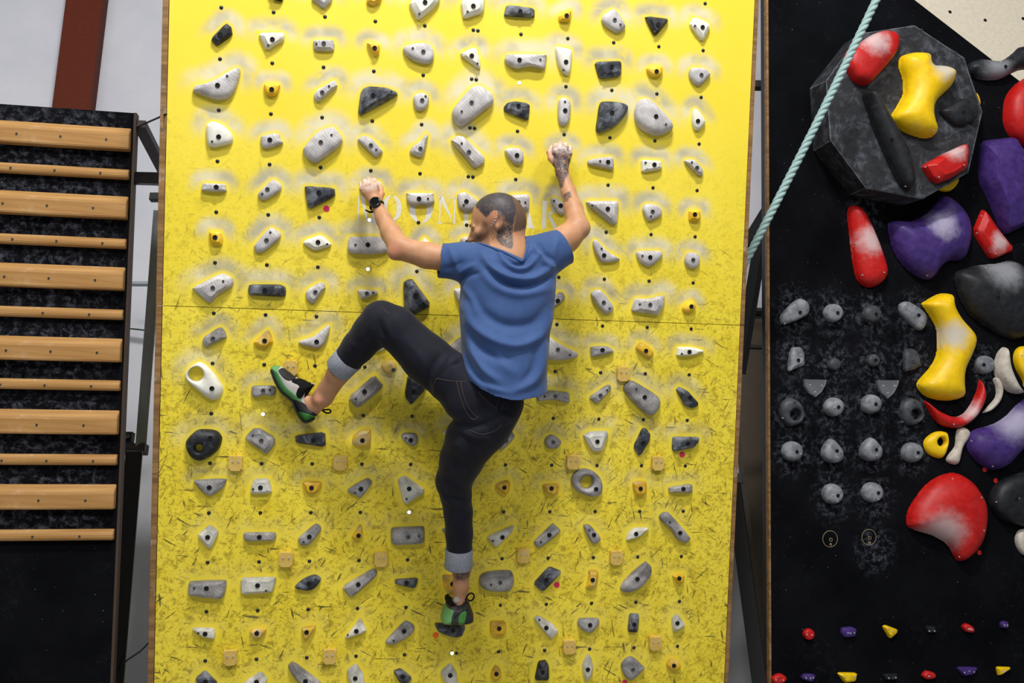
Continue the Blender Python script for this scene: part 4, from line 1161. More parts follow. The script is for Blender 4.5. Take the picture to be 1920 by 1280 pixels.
WALL_HOLDS = '''
R1|Q|p|yellow hold peeping out under the black volume|1060,1050 1130,1000 1205,1010 1203,1050 1160,1092 1100,1085|1180,1055||
R1|Q|p|yellow hold sliver beside the black volume|1280,560 1310,530 1330,570 1330,610 1300,640|1305,590||
R1|D|q|black horn-shaped hold at the top corner|1265,370 1330,335 1450,345 1520,305 1560,268 1600,262 1660,280 1660,380 1560,400 1450,450 1340,452 1275,420|1480,380|1455,352|
R1|R|o|red ring hold cut by the photo edge|1482,640 1500,540 1570,460 1650,430 1740,500 1770,640 1730,800 1640,840 1540,790 1492,720|1575,760|1518,577|1645,630,62
R1|P|f|large purple angular hold beside the volume|1345,990 1350,800 1530,778 1560,830 1660,930 1660,1260 1500,1337 1470,1310 1390,1110 1352,1040|1440,1000|1515,1308|
R2|R|q|tall red tongue-shaped hold|582,130 595,80 625,72 660,90 700,150 750,260 790,370 808,440 805,480 770,525 710,545 660,525 630,480 610,380 595,250|700,380|635,290 670,472 780,460|
R2|P|q|large purple disc hold with a bite|818,200 830,165 880,155 960,158 1050,110 1110,30 1130,10 1190,40 1260,120 1288,220 1275,320 1245,385 1180,390 1120,430 1070,495 1010,490 920,430 850,330|1050,260|844,182 891,382 1060,470|
R2|R|f|red kite-shaped hold beside the purple disc|1297,225 1350,97 1365,110 1440,220 1533,335 1420,380 1390,375|1385,260|1356,132 1330,231 1425,350|
R2|D|q|large black dome hold with chalked top|1205,460 1260,430 1350,410 1450,400 1520,385 1585,410 1680,500 1680,760 1585,835 1500,830 1400,780 1280,690 1215,560|1440,600|1390,427 1228,534|
R2|Q|q|long yellow hourglass hold with grey chalk patch|1013,640 1030,620 1100,580 1160,573 1185,590 1190,650 1230,720 1300,800 1312,860 1290,930 1250,1020 1245,1100 1250,1160 1220,1185 1130,1193 1040,1170 990,1120 990,1080 1050,1010 1095,930 1100,800 1060,710|1180,880|1056,650 1168,612 1305,850 1075,1010 1025,1097|
R2|C|p|grey bean-shaped pod, first of the top pod row|193,725 205,690 270,625 310,608 350,630 358,670 340,705 270,740 210,755|305,688|222,750|
R2|C|p|grey round pod, second of the top pod row|443,690 458,653 495,638 532,653 547,690 532,727 495,742 458,727|520,690||
R2|E|p|dark round pod, third of the top pod row|662,697 677,660 714,645 751,660 766,697 751,734 714,749 677,734|740,697|716,745|
R2|C|p|grey bean-shaped pod, fourth of the top pod row|870,660 890,630 930,628 1010,685 1028,730 1010,780 975,785 900,720|983,703||
R2|C|f|grey scooped pinch hold nearest the wall edge|235,1030 245,920 260,885 310,885 328,920 330,990 290,1005|295,960|303,930|
R2|E|p|tiny dark round pod near the scooped pinch|463,983 474,957 500,946 526,957 537,983 526,1009 500,1020 474,1009|517,983||
R2|E|p|tiny dark round pod with chalk beside it|685,962 696,936 722,925 748,936 759,962 748,988 722,999 696,988|737,960||
R2|E|f|dark scooped pinch hold beside the yellow hourglass|898,1030 898,895 950,893 985,930 992,990 960,1015|950,965||
R3|E|o|dark round pocket hold nearest the wall edge|192,390 205,345 250,322 300,345 322,390 325,430 300,470 250,485 210,460|274,350|213,437|273,418,30
R3|C|p|grey ball pod, first of the pair between pockets|443,374 459,335 498,319 537,335 553,374 537,413 498,429 459,413|525,375|497,377|
R3|C|p|grey ball pod, second of the pair between pockets|657,357 673,318 712,302 751,318 767,357 751,396 712,412 673,396|738,358|711,360|
R3|E|o|dark round pocket hold near the yellow hourglass|880,385 895,340 940,322 985,340 1005,390 1000,440 960,475 920,478 885,440|962,348|908,458|961,416,28
R3|C|p|grey ball pod, first of the lower pod row|202,627 219,586 260,569 301,586 318,627 301,668 260,685 219,668|287,630|305,642|
R3|C|p|grey drop-shaped pod, second of the lower row|430,630 445,590 485,555 530,600 548,640 540,680 490,695 440,670|516,625|512,660|
R3|C|p|grey drop-shaped pod, third of the lower row|650,620 665,585 710,548 755,590 770,630 755,670 710,685 660,665|741,618|736,650|
R3|C|p|grey ball pod, fourth of the lower pod row|887,633 904,592 945,575 986,592 1003,633 986,674 945,691 904,674|979,635|965,660|
R3|C|p|grey ball pod, first of the lowest pair|432,870 449,829 490,812 531,829 548,870 531,911 490,928 449,911|521,880|488,877 517,913|
R3|C|p|grey ball pod, second of the lowest pair|659,862 676,821 717,804 758,821 775,862 758,903 717,920 676,903|752,865|718,862 748,900|
R3|C|p|grey ball pod beside the yellow hourglass|1307,133 1322,96 1360,80 1398,96 1413,133 1398,170 1360,186 1322,170|1355,133|1395,128|
R3|K|q|cream crescent hold by the grey ball|1422,150 1440,70 1475,30 1490,50 1505,150 1550,250 1585,290 1560,300 1500,285 1440,220|1462,160|1472,60 1478,205 1565,285|
R3|Q|p|yellow rounded hold behind the cream crescent|1532,98 1545,48 1585,25 1680,60 1680,250 1600,265 1585,225 1548,160|1590,140|1568,80|
R3|K|q|small cream curved hold over the red crescent|1350,405 1380,370 1420,320 1425,270 1410,215 1440,207 1465,270 1450,340 1400,395 1355,410|1440,270|1426,218 1444,328 1370,398|
R3|R|q|red crescent hold under the yellow hourglass|1018,345 1035,345 1100,395 1200,430 1270,380 1320,280 1335,215 1355,260 1360,330 1310,430 1230,490 1150,490 1080,450|1210,455|1048,382 1178,472 1334,270|
R3|Q|o|small yellow pocket hold under the red crescent|1015,590 1030,550 1080,517 1130,515 1146,535 1144,600 1122,660 1090,665 1040,640|1075,630||1105,572,24
R3|K|q|small cream bone-shaped hold|1198,530 1210,495 1250,490 1278,520 1265,560 1235,610 1215,690 1190,705 1150,690 1145,660 1190,600|1220,595|1240,570 1190,680|
R3|P|q|large purple lobed hold at the photo edge|1270,580 1300,510 1420,470 1500,420 1580,340 1680,300 1680,560 1585,620 1500,710 1430,737 1370,720 1290,650|1440,590|1315,570 1425,714|
R3|R|q|large red fan-shaped hold with white chalk|925,1030 935,970 980,890 1060,800 1150,755 1230,755 1310,810 1370,910 1383,990 1370,1100 1330,1190 1260,1255 1220,1258 1195,1225 1160,1165 1080,1115 980,1085 930,1060|1195,980|1197,787 1350,892 963,1038 1355,1080 1252,1238|
R3|D|p|large black disc hold at the photo edge|1400,900 1440,810 1540,760 1680,760 1680,1050 1500,1030 1420,970|1540,900|1437,918|
R3|K|p|pale rounded hold low at the photo edge|1538,1130 1555,1085 1600,1070 1660,1120 1640,1210 1585,1220 1550,1180|1600,1150||
R4|R|p|small red ball foothold, first in the upper row|444,1002 454,979 477,969 500,979 510,1002 500,1025 477,1035 454,1025||464,1002 491,1004|
R4|P|f|small purple block foothold in the upper row|660,990 665,965 715,957 750,970 745,1015 675,1022||697,992 734,992|
R4|Q|f|small yellow pointed foothold in the upper row|898,960 915,948 985,975 980,995 940,1030||930,970 955,985|
R4|D|f|small black block foothold in the upper row|1145,955 1200,955 1205,985 1160,995 1145,975||1162,982 1191,982|
R4|R|p|small red oval foothold in the upper row|1353,955 1380,940 1418,965 1415,990 1370,985||1384,970 1406,974|
R4|P|f|small purple square foothold in the upper row|1570,940 1585,925 1615,930 1615,968 1575,965||1590,948 1607,948|
R4|R|p|small red dome foothold, first in the bottom row|265,1250 310,1225 350,1250 330,1280 280,1285||287,1260 328,1262|
R4|P|p|small purple oval foothold in the bottom row|437,1240 455,1227 510,1232 510,1255 490,1272 440,1258||458,1250 498,1248|
R4|Q|f|small yellow trapezoid foothold in the bottom row|637,1220 755,1222 745,1270 680,1280||680,1245 735,1245|
R4|D|f|small black block foothold in the bottom row|900,1230 980,1225 985,1250 970,1262 910,1262||930,1250 970,1248|
R4|R|p|small red oval foothold in the bottom row|1125,1230 1150,1210 1197,1225 1195,1250 1150,1258 1127,1245||1158,1240|
R4|P|f|small purple long foothold in the bottom row|1320,1195 1340,1187 1445,1190 1420,1230 1360,1242||1362,1218 1420,1216|
R4|Q|f|small yellow triangular foothold in the bottom row|1548,1187 1638,1190 1560,1242||1578,1212|
'''
for ln in WALL_HOLDS.strip().splitlines():
    f = ln.split('|')
    if not f[5]:                       # screw-on footholds have screws only
        sc_ = f[6].split(); f[5] = sc_[0]; ln = '|'.join(f)
        o = make_hold(BLACK, ln, light_screws=True, group='small footholds low on the black wall', cat='foothold', name='screw_on_foothold')
        for ch in list(o.children):
            if ch.name.startswith('bolt'): bpy.data.objects.remove(ch)
    else:
        ball = 'ball' in f[3] or 'round pod' in f[3] or 'drop' in f[3]
        make_hold(BLACK, ln, light_screws=True, hscale=0.5 if ball else 0.30, hmax=0.12, group='pods of the black wall' if 'pod' in f[3] else 'large holds of the black wall')

# clear half-disc plates
s = Nodes('clear_acrylic', 0.15, 0.5)
s.b.inputs['Base Color'].default_value = srgb(190, 195, 205); s.b.inputs['Alpha'].default_value = 0.22
CLEAR = s.m
for k, (txt, scr) in enumerate((('328,1070 458,1072 452,1100 430,1140 395,1170 360,1145 335,1105', '362,1101 430,1105 391,1141'), ('745,1075 872,1075 865,1105 842,1148 808,1178 775,1148 752,1105', '782,1106 846,1106 807,1147'))):
    P = np.array([BLACK.px(x, y, 0.02)[:2] for x, y in pts_of('R2', txt)]); c = P.mean(0)
    o = link('acrylic_plate', prism_mesh('acrylic_plate', [tuple(p) for p in P - c], 0, 0.022, 0.003), CLEAR, matrix=BLACK.mat((c[0], c[1], 0)))
    tag(o, 'clear half-disc edge plate %s' % ('nearest the wall edge' if k == 0 else 'nearer the yellow hourglass hold'), 'foothold', 'clear half-disc plates')
    for x, y in pts_of('R2', scr):
        q = BLACK.px(x, y, 0.022)[:2] - c
        link('screw', SCREW_B, None, o, Matrix.Translation((q[0], q[1], 0.0225)))
for x, y, t in ((1846, 880, 'round red dot sticker under the purple lobed hold'), (1866.5, 900.5, 'round red dot sticker between purple lobe and black disc'), (1836, 1035.5, 'round red dot sticker at the tip of the red fan hold')):
    sticker(BLACK, x, y, 0.0125, REDDOT, t, 'red dot stickers on the black wall')

# cream wall panel behind the top corner
cream = Plane(BLACK.o + np.array([0, 0.55, 0]), math.radians(4))
poly = [cream.px(x, y)[:2] for x, y in ((1600, -120), (2100, -120), (2100, 420), (1600, 250))]
cp = link('wall_panel', prism_mesh('wall_panel', poly, -0.03, 0.0), plain('cream_panel_paint', srgb(236, 226, 204), 0.7), matrix=cream.mat((0, 0, 0)))
tag(cp, 'cream-painted climbing panel behind the black wall corner', 'climbing wall')
hole_me = bolt_mesh('bolt_hole', 0.012, (BOLT_STEEL, BOLT_DARK, BOLT_DARK))
for x, y in ((1781, 22.5), (1847, 38), (1918, 35), (1905, -20), (1830, -28)):
    q = cream.px(x, y)
    link('bolt_hole', hole_me, None, cp, Matrix.Translation((q[0], q[1], 0)))

# ------------------------------------------------------------------ rope
ra = at_depth(1662, -40, 4.68); rb = at_depth(1385, 515, 4.62)
A_ = Vector(ra); B_ = Vector(rb); ax = (B_ - A_); Lr = ax.length; ax.normalize()
s1 = ax.cross(Vector((0, 1, 0))).normalized(); s2 = ax.cross(s1)
rope_m = plain('pale_green_rope_fibre', srgb(158, 186, 184), 0.75, 0.2)
rope = empty('climbing_rope', Matrix.Translation(B_))
tag(rope, 'pale green three-strand rope slanting across the black wall', 'rope')
NR = 150
for k in range(3):
    pts = []
    for i in range(NR + 1):
        t = i / NR; ph = 2 * math.pi * (t * Lr / 0.105 + k / 3)
        pts.append(A_ + ax * (Lr * t) + (s1 * math.cos(ph) + s2 * math.sin(ph)) * 0.0098 + Vector((0, 0, -0.02 * math.sin(math.pi * t))) - B_)
    link('rope_strand', tube_mesh('rope_strand', pts, 0.0112, 8), rope_m, rope)

U0 = BOARD.px
# ------------------------------------------------------------------ steelwork seen in the gaps
def bar(name, p, q, dp, dq, wx, wy, mat, label, cat):
    o = link(name, beam_mesh(name, at_depth(*p, dp), at_depth(*q, dq), wx, wy), mat)
    return tag(o, label, cat)
bar('steel_brace', (262, 232), (330, 365), 4.12, 4.9, 0.05, 0.035, STEEL_BROWN, 'brown steel brace behind the top corner of the rung board', 'brace')
bar('steel_rail', (240, 334), (318, 336), 4.15, 3.98, 0.03, 0.05, STEEL_BLACK, 'dark horizontal rail under the brown brace', 'rail')
bar('wall_rail', (225, 532), (310, 532), 6.0, 6.0, 0.04, 0.02, STEEL_GREY, 'thin grey rail on the white wall near the rungs', 'rail')
bar('support_post', (298, 395), (264, 838), 4.75, 4.75, 0.05, 0.04, STEEL_GREY, 'leaning grey steel post behind the yellow board', 'post')
bar('cross_beam', (222, 842), (275, 842), 4.75, 4.75, 0.06, 0.05, STEEL_BROWN, 'short brown cross beam at the foot of the grey post', 'beam')
bar('support_post', (252, 845), (212, 1330), 4.6, 4.5, 0.075, 0.06, STEEL_BLACK, 'black leaning support leg under the brown cross beam', 'post')
bar('steel_bracket', (282, 370), (302, 370), 4.85, 4.85, 0.035, 0.04, STEEL_BLACK, 'small black bracket beside the yellow board', 'bracket')
br = bar('steel_bracket', (230, 820), (250, 820), 4.65, 4.65, 0.04, 0.05, STEEL_BLACK, 'black bolted bracket over the brown cross beam', 'bracket')
br2 = link('bolt', BOLT_B, None, br); br2.matrix_world = Matrix.Translation(Vector(at_depth(239, 818, 4.62))) @ Matrix.Rotation(math.radians(90), 4, 'X')
bar('steel_pipe', (1395, 160), (1470, 161), 5.6, 5.6, 0.045, 0.045, STEEL_BLACK, 'short black pipe between the yellow and black boards', 'pipe')
bar('steel_strut', (1441, 392), (1398, 462), 5.38, 5.45, 0.045, 0.06, STEEL_BLACK, 'black diagonal strut behind the rope end', 'strut')
bar('steel_strut', (1432, 420), (1385, 700), 5.3, 5.2, 0.05, 0.06, STEEL_BLACK, 'black steep strut below the rope end', 'strut')
bar('support_post', (1374, 900), (1430, 1320), 4.95, 4.75, 0.07, 0.06, STEEL_BLACK, 'black slanted support leg beside the yellow board', 'post')
cw = BOARD.world((uR + 0.0215, U0(1382, 897, -0.03)[1], -0.03)); tag(link('pipe_clamp', beam_mesh('pipe_clamp', cw, cw + np.array([0.03, 0, 0]), 0.03, 0.045), STEEL_BLACK), 'small black clamp on the yellow board edge', 'clamp')
#( 0.03, 0.045, STEEL_BLACK, 'small black clamp on the yellow board edge', 'clamp')
def cable(pts, dep, label, mat, r=0.004):
    P = [at_depth(x, y, dep[0] + (dep[1] - dep[0]) * i / (len(pts) - 1)) for i, (x, y) in enumerate(pts)]
    tag(link('cable', tube_mesh('cable', P, r, 6), mat), label, 'cable')
cable([(255, 240), (280, 228), (296, 221), (312, 214)], (4.13, 3.72), 'thin black cable near the top of the rung board', CABLE)
cable([(222, 1252), (240, 1236), (264, 1220), (280, 1203), (288, 1188)], (4.5, 4.02), 'thin black cable at the foot of the yellow board', CABLE)
cable([(234, 615), (255, 617), (272, 619), (282, 620)], (4.9, 4.78), 'short green cable beside the grey post', plain('green_cable', srgb(40, 96, 60), 0.5))

# ------------------------------------------------------------------ the climber
def normals(V, Q):
    f = np.cross(V[Q[:, 2]] - V[Q[:, 0]], V[Q[:, 3]] - V[Q[:, 1]])
    N = np.zeros_like(V)
    for i in range(4):
        for j in range(3):
            N[:, j] += np.bincount(Q[:, i], f[:, j], len(V))
    return N / np.maximum(1e-12, np.linalg.norm(N, axis=1))[:, None]

def line_dist(P, L):
    d = np.full(len(P), 1e9); T = np.zeros(len(P))
    L = np.array(L, float); n = len(L) - 1
    for i in range(n):
        a, b = L[i], L[i + 1]; ab = b - a
        t = np.clip(((P - a) @ ab) / (ab @ ab), 0, 1)
        q = np.hypot(*(P - a - t[:, None] * ab).T)
        m = q < d; d[m] = q[m]; T[m] = (i + t[m]) / n
    return d, T

def spline(L, k=6):
    L = np.array(L, float); out = []
    for i in range(len(L) - 1):
        a = L[max(0, i - 1)]; b = L[i]; c = L[i + 1]; d = L[min(len(L) - 1, i + 2)]
        for j in range(k):
            t = j / k
            out.append(0.5 * (2 * b + (c - a) * t + (2 * a - 5 * b + 4 * c - d) * t * t + (3 * b - a - 3 * c + d) * t ** 3))
    out.append(L[-1]); return np.array(out)

def fold(V, Q, folds, side=True):
    """Push cloth out (or in) along traced fold lines: (points, width px, height m)."""
    px = BOARD.project(V); N = normals(V, Q)
    wgt = np.clip(N[:, 2] * 1.6 + 0.1, 0, 1) if side else np.ones(len(V))
    D = np.zeros(len(V))
    for pts, wd, amp in folds:
        d, t = line_dist(px, spline(pts, 5))
        D += amp * np.exp(-(d / wd) ** 2) * np.sin(np.pi * np.clip(t * 0.92 + 0.04, 0, 1)) ** 0.6
    return V + N * (D * wgt)[:, None]

def in_poly(P, poly):
    x, y = P[:, 0], P[:, 1]; ins = np.zeros(len(P), bool); n = len(poly)
    for i in range(n):
        (ax, ay), (bx, by) = poly[i], poly[(i + 1) % n]
        ins ^= ((ay > y) != (by > y)) & (x < (bx - ax) * (y - ay) / ((by - ay) if by != ay else 1e-9) + ax)
    return ins

def soft_poly(P, poly, soft):
    d, _ = line_dist(P, list(poly) + [poly[0]])
    return np.clip(0.5 + np.where(in_poly(P, poly), d, -d) / (2 * soft), 0, 1)

person_origin = U(862, 1170, 0.06)
person = empty('person', BOARD.mat(person_origin))
tag(person, 'climber in blue t-shirt and dark rolled-up jeans spread across the yellow board', 'person')
pinv = Matrix.Translation(-Vector(person_origin))
def onperson(name, me, mats, label=None, parent=None):
    if parent is None:
        o = link(name, me, mats, person, pinv)
    else:
        o = link(name, me, mats, parent)
    if label: o['label'] = label
    return o

# --- head frame
Fd = np.array([-0.93, -0.17, -0.30]); Fd /= np.linalg.norm(Fd)
Ud = np.array([-0.08, 0.97, 0.10]); Ud -= Fd * (Ud @ Fd); Ud /= np.linalg.norm(Ud)
Ld = np.cross(Ud, Fd)
HC = U(931.5, 404.5, 0.315)
def hd(f, l, u): return HC + Fd * f + Ld * l + Ud * u
AX = (Fd, Ld, Ud)

lo = U(492, 1200, 0.0); hi = U(1125, 240, 0.0)
B = Vol((lo[0], lo[1], 0.0), (hi[0], hi[1], 0.52), 0.0042)
# trunk and legs under the clothes
B.cone(U(950, 505, 0.33), U(945, 600, 0.34), 0.13, 0.12, 0.03, 0.75)
B.cone(U(945, 600, 0.34), U(912, 735, 0.36), 0.12, 0.10, 0.03, 0.8)
B.chain([(1005, 490, .33, 34), (905, 494, .33, 34)], 0.03, 0.8)
B.chain([(880, 735, .36, 38), (735, 608, .31, 30), (712, 603, .30, 27), (652, 678, .20, 23), (634, 700, .175, 21), (606, 744, .115, 18.5), (588, 762, .085, 15), (535, 722, .065, 9)], 0.014)
B.chain([(925, 765, .37, 40), (870, 850, .32, 34), (852, 905, .25, 24), (861, 985, .21, 20), (865, 1068, .175, 16.5), (864, 1100, .16, 13.8), (863, 1126, .15, 14), (864, 1148, .14, 15)], 0.014)
B.chain([(864, 1148, .13, 14), (852, 1158, .07, 11)], 0.012)
B.cone(U(598, 750, .142), U(597, 751, .143), 0.014, 0.014, 0.02)
# near arm with the watch
B.chain([(855, 488, .33, 25), (800, 479, .30, 23.5), (752, 466, .27, 22)], 0.016)
B.chain([(748, 462, .27, 21.5), (733, 437, .22, 18.5), (719, 410, .175, 14.5), (707, 386, .14, 10.8), (703, 376, .13, 11.5)], 0.014)
B.cone(U(741, 474, .285), U(739, 475, .285), 0.024, 0.024, 0.02)
# far arm, tattooed
B.chain([(1035, 465, .33, 29), (1062, 447, .30, 25), (1083, 428, .28, 22)], 0.016)
B.chain([(1083, 424, .28, 20.5), (1075, 390, .23, 16.5), (1066, 360, .185, 13), (1054, 324, .145, 11.2), (1053, 314, .135, 11.8)], 0.014)
B.cone(U(1092, 430, .295), U(1093, 428, .295), 0.022, 0.022, 0.02)
def hand(palm, mcps, up, thumb):
    B.chain(palm, 0.010, 0.62)
    n = len(mcps)
    wr = palm[0]
    for i, (x, y, w, r, dx) in enumerate(mcps):
        m = (x, y, w, r + 0.9)
        B.chain([(0.5 * (wr[0] + x), 0.5 * (wr[1] + y), w - 0.004, r + 1.6), m], 0.008)
        B.chain([m, (x + dx, y - up, w - 0.016, r), (x + dx * 1.3, y - up - 1.5, w - 0.042, r * 0.93), (x + dx * 1.0, y - up + 8, w - 0.062, r * 0.82)], 0.0035)
    B.chain(thumb, 0.006)
hand([(704, 378, .128, 11.5), (693, 359, .118, 15.5)], [(677.5, 354, .116, 3.7, -1.2), (684.5, 348.5, .121, 4.2, -1.5), (693, 345.5, .123, 4.5, -1.5), (702.5, 347, .119, 4.4, -.8)], 8.5,
     [(711, 375, .122, 6.5), (715.5, 363, .105, 5.6), (714, 353, .085, 4.8), (709, 346, .068, 4.2)])
hand([(1053, 316, .133, 12), (1054.5, 297, .122, 15.5)], [(1041, 284.5, .119, 4.4, .3), (1050, 281, .124, 4.6, .6), (1060, 282.5, .122, 4.3, .8), (1068.5, 288, .116, 3.8, 1.2)], 11,
     [(1042, 307, .125, 6.5), (1032.5, 297, .11, 5.4), (1029.5, 285.5, .097, 4.8), (1034, 276, .082, 4.2)])
# neck and head
B.cone(hd(-0.045, 0, -0.05), U(957, 482, .355), 0.050, 0.058, 0.03)
B.cone(hd(-0.02, 0.0, -0.085), U(948, 492, .33), 0.044, 0.05, 0.025)
B.ell(hd(-0.004, 0, 0.0), AX, (0.099, 0.078, 0.088), 0.02)
B.ell(hd(-0.03, 0, -0.03), AX, (0.075, 0.070, 0.07), 0.03)
B.ell(hd(0.050, 0, -0.062), AX, (0.052, 0.056, 0.072), 0.028)
B.cone(hd(0.088, 0.02, -0.022), hd(0.088, -0.02, -0.022), 0.013, 0.013, 0.016)
for sgn in (1, -1):
    B.cone(hd(0.0, 0.055 * sgn, -0.085), hd(0.078, 0.016 * sgn, -0.128), 0.02, 0.018, 0.022)
    B.ell(hd(0.066, 0.047 * sgn, -0.052), AX, (0.024, 0.018, 0.016), 0.018)
    B.ell(hd(0.098, 0.031 * sgn, -0.040), AX, (0.014, 0.017, 0.010), 0.010, 'sub')
    B.ell(hd(0.081, 0.031 * sgn, -0.040), AX, (0.013, 0.015, 0.012), 0.005)
    B.cone(hd(0.097, 0.014 * sgn, -0.027), hd(0.088, 0.046 * sgn, -0.026), 0.0055, 0.0045, 0.006)
    # ear: rim, lobe and hollow
    ec = hd(-0.014, 0.083 * sgn, -0.022)
    eax = (0.93 * Fd + 0.25 * Ud - 0.3 * sgn * Ld, 0.3 * sgn * Fd + 0.95 * sgn * Ld, -0.25 * Fd + 0.96 * Ud)
    B.ell(ec, eax, (0.020, 0.010, 0.035), 0.004)
    B.ell(ec + Ld * sgn * 0.010 + Fd * 0.003 + Ud * 0.004, eax, (0.0115, 0.008, 0.022), 0.003, 'sub')
B.cone(hd(0.094, 0, -0.036), hd(0.118, 0, -0.076), 0.0095, 0.0115, 0.012)
for sgn in (1, -1):
    B.ell(hd(0.107, 0.012 * sgn, -0.079), AX, (0.010, 0.007, 0.007), 0.006)
B.ell(hd(0.092, 0, -0.098), AX, (0.014, 0.024, 0.0075), 0.006)
B.ell(hd(0.089, 0, -0.110), AX, (0.014, 0.022, 0.008), 0.006)
B.ell(hd(0.082, 0, -0.132), AX, (0.020, 0.022, 0.018), 0.014)
V, Q = B.nets(); del B
V = relax(V, Q, 2, 0.4)
body_me = mesh('body', V, Q, True)
px = BOARD.project(V); N = normals(V, Q)
near = np.clip((V - HC) @ Ld / 0.02 + 1.0, 0, 1)         # the side of the head that is inked
zb = lambda t: [(820 + float(a.split(',')[0]) / 8, 340 + float(a.split(',')[1]) / 8) for a in t.split()]
zd = lambda t: [(1000 + float(a.split(',')[0]) / 8.533, 250 + float(a.split(',')[1]) / 8.533) for a in t.split()]
zh = lambda t: [(790 + float(a.split(',')[0]) / 7.114, 1040 + float(a.split(',')[1]) / 7.114) for a in t.split()]
head_ink = soft_poly(px, zb('585,400 570,280 700,120 900,80 1080,120 1150,300 1175,380 1170,500 1140,640 1130,800 1140,960 1110,1020 950,950 880,860 905,720 930,600 905,440 850,425 800,460 770,510 730,535 690,500'), 1.5) * near
headish = (np.linalg.norm((V - HC) / np.array([1, 1, 1]), axis=1) < 0.185).astype(float)
hair = soft_poly(px, zb('585,400 560,250 700,100 1050,60 1250,200 1400,480 1340,690 1240,745 1140,760 1170,500 1140,640 930,600 905,440 850,425 800,460 770,510 730,535 690,500 620,400'), 1.5) * headish
beard_far = (((V - HC) @ Fd > 0.02) & ((V - HC) @ Ud < -0.06)).astype(float) * headish
beard = np.maximum(soft_poly(px, zb('690,590 750,620 775,760 790,960 700,1000 480,1000 500,910 560,850 610,790 655,700'), 3.0) * headish, 0)
ear_keep = 1 - np.clip(1.6 - np.linalg.norm((V - hd(-0.012, 0.085, -0.022)) / 0.022, axis=1), 0, 1)
head_ink *= ear_keep; hair *= ear_keep
arm_ink = np.maximum.reduce([soft_poly(px, zd('300,330 330,210 560,200 640,330 600,480 560,640 500,760 470,870 420,880 370,720 320,600'), 2.0), 0.95 * soft_poly(px, zd('480,980 590,915 615,1020 560,1040 560,1090 490,1095'), 1.2)])
arm_ink *= (px[:, 0] > 1015) & (px[:, 1] < 392)
leg_ink = soft_poly(px, zh('400,120 670,120 650,300 560,340 470,330 430,260'), 2.5) * (px[:, 1] > 1050)
ink = np.maximum.reduce([head_ink, arm_ink, leg_ink * 0.9])
chalked = np.maximum(soft_poly(px, [(668, 330), (712, 330), (712, 352), (668, 360)], 5), soft_poly(px, [(1030, 262), (1080, 262), (1080, 288), (1030, 284)], 4)) * (V[:, 2] < 0.2)
rosy = np.maximum.reduce([np.exp(-(np.hypot(px[:, 0] - 741, px[:, 1] - 470) / 14) ** 2), np.exp(-(np.hypot(px[:, 0] - 597, px[:, 1] - 750) / 9) ** 2), np.exp(-(np.hypot(px[:, 0] - 928, px[:, 1] - 407) / 9) ** 2), np.exp(-(np.hypot(px[:, 0] - 1052, px[:, 1] - 285) / 14) ** 2)])
for nm, arr in (('inkmask', (ink, np.maximum(hair, 0.0), beard)), ('skinmask', (chalked, rosy, leg_ink))):
    at = body_me.color_attributes.new(nm, 'FLOAT_COLOR', 'POINT')
    buf = np.ones((len(V), 4), np.float32)
    for i in range(3): buf[:, i] = arr[i]
    at.data.foreach_set('color', buf.ravel())
s = Nodes('skin', 0.5, 0.35)
a = s.n('ShaderNodeAttribute', attribute_name='inkmask'); sp = s.n('ShaderNodeSeparateColor'); s.l(a.outputs['Color'], sp.inputs[0])
a2 = s.n('ShaderNodeAttribute', attribute_name='skinmask'); sp2 = s.n('ShaderNodeSeparateColor'); s.l(a2.outputs['Color'], sp2.inputs[0])
c = s.mix(s.ramp(s.noise(18, 4), 0.3, 0.7), srgb(184, 134, 98), srgb(198, 148, 112))
c = s.mix(s.math('MULTIPLY', sp2.outputs[1], 0.5), c, srgb(206, 128, 108))
hairn = s.ramp(s.noise(500, 2), 0.3, 0.6, 0.75, 1.0)
c = s.mix(s.math('MULTIPLY', s.math('MULTIPLY', sp.outputs[1], hairn), 0.86), c, srgb(54, 49, 49))
c = s.mix(s.math('MULTIPLY', s.math('MULTIPLY', sp.outputs[2], hairn), 0.72), c, srgb(84, 58, 44))
pat = s.ramp(s.noise(62, 4, 0.65, 1.6), 0.46, 0.64, 1.0, 0.42)
c = s.mix(s.math('MULTIPLY', s.math('MULTIPLY', sp.outputs[0], pat), 0.92), c, srgb(50, 54, 64))
c = s.mix(s.math('MULTIPLY', sp2.outputs[0], s.ramp(s.noise(60, 4), 0.3, 0.65, 0.1, 0.7)), c, srgb(226, 214, 208))
s.color(c)
s.b.inputs['Subsurface Weight'].default_value = 0.08
s.b.inputs['Subsurface Radius'].default_value = (0.012, 0.005, 0.003)
s.bump(s.noise(260, 3), 0.12, 0.002)
body = onperson('body', body_me, s.m, 'bare skin with tattoos on scalp, hand and ankle')
bodyV = V; bodyQ = Q
body_bvh = BVHTree.FromPolygons([Vector(v) for v in V], [tuple(map(int, q)) for q in Q])
def surf(bvh, x, y, extra=0.0, wtop=0.6):
    """Point on a surface seen at a pixel."""
    a = Vector(U(x, y, wtop)); b = Vector(U(x, y, 0.0)); d = (b - a).normalized()
    h = bvh.ray_cast(a, d)
    p = h[0] if h[0] is not None else Vector(U(x, y, 0.3))
    return p - d * extra

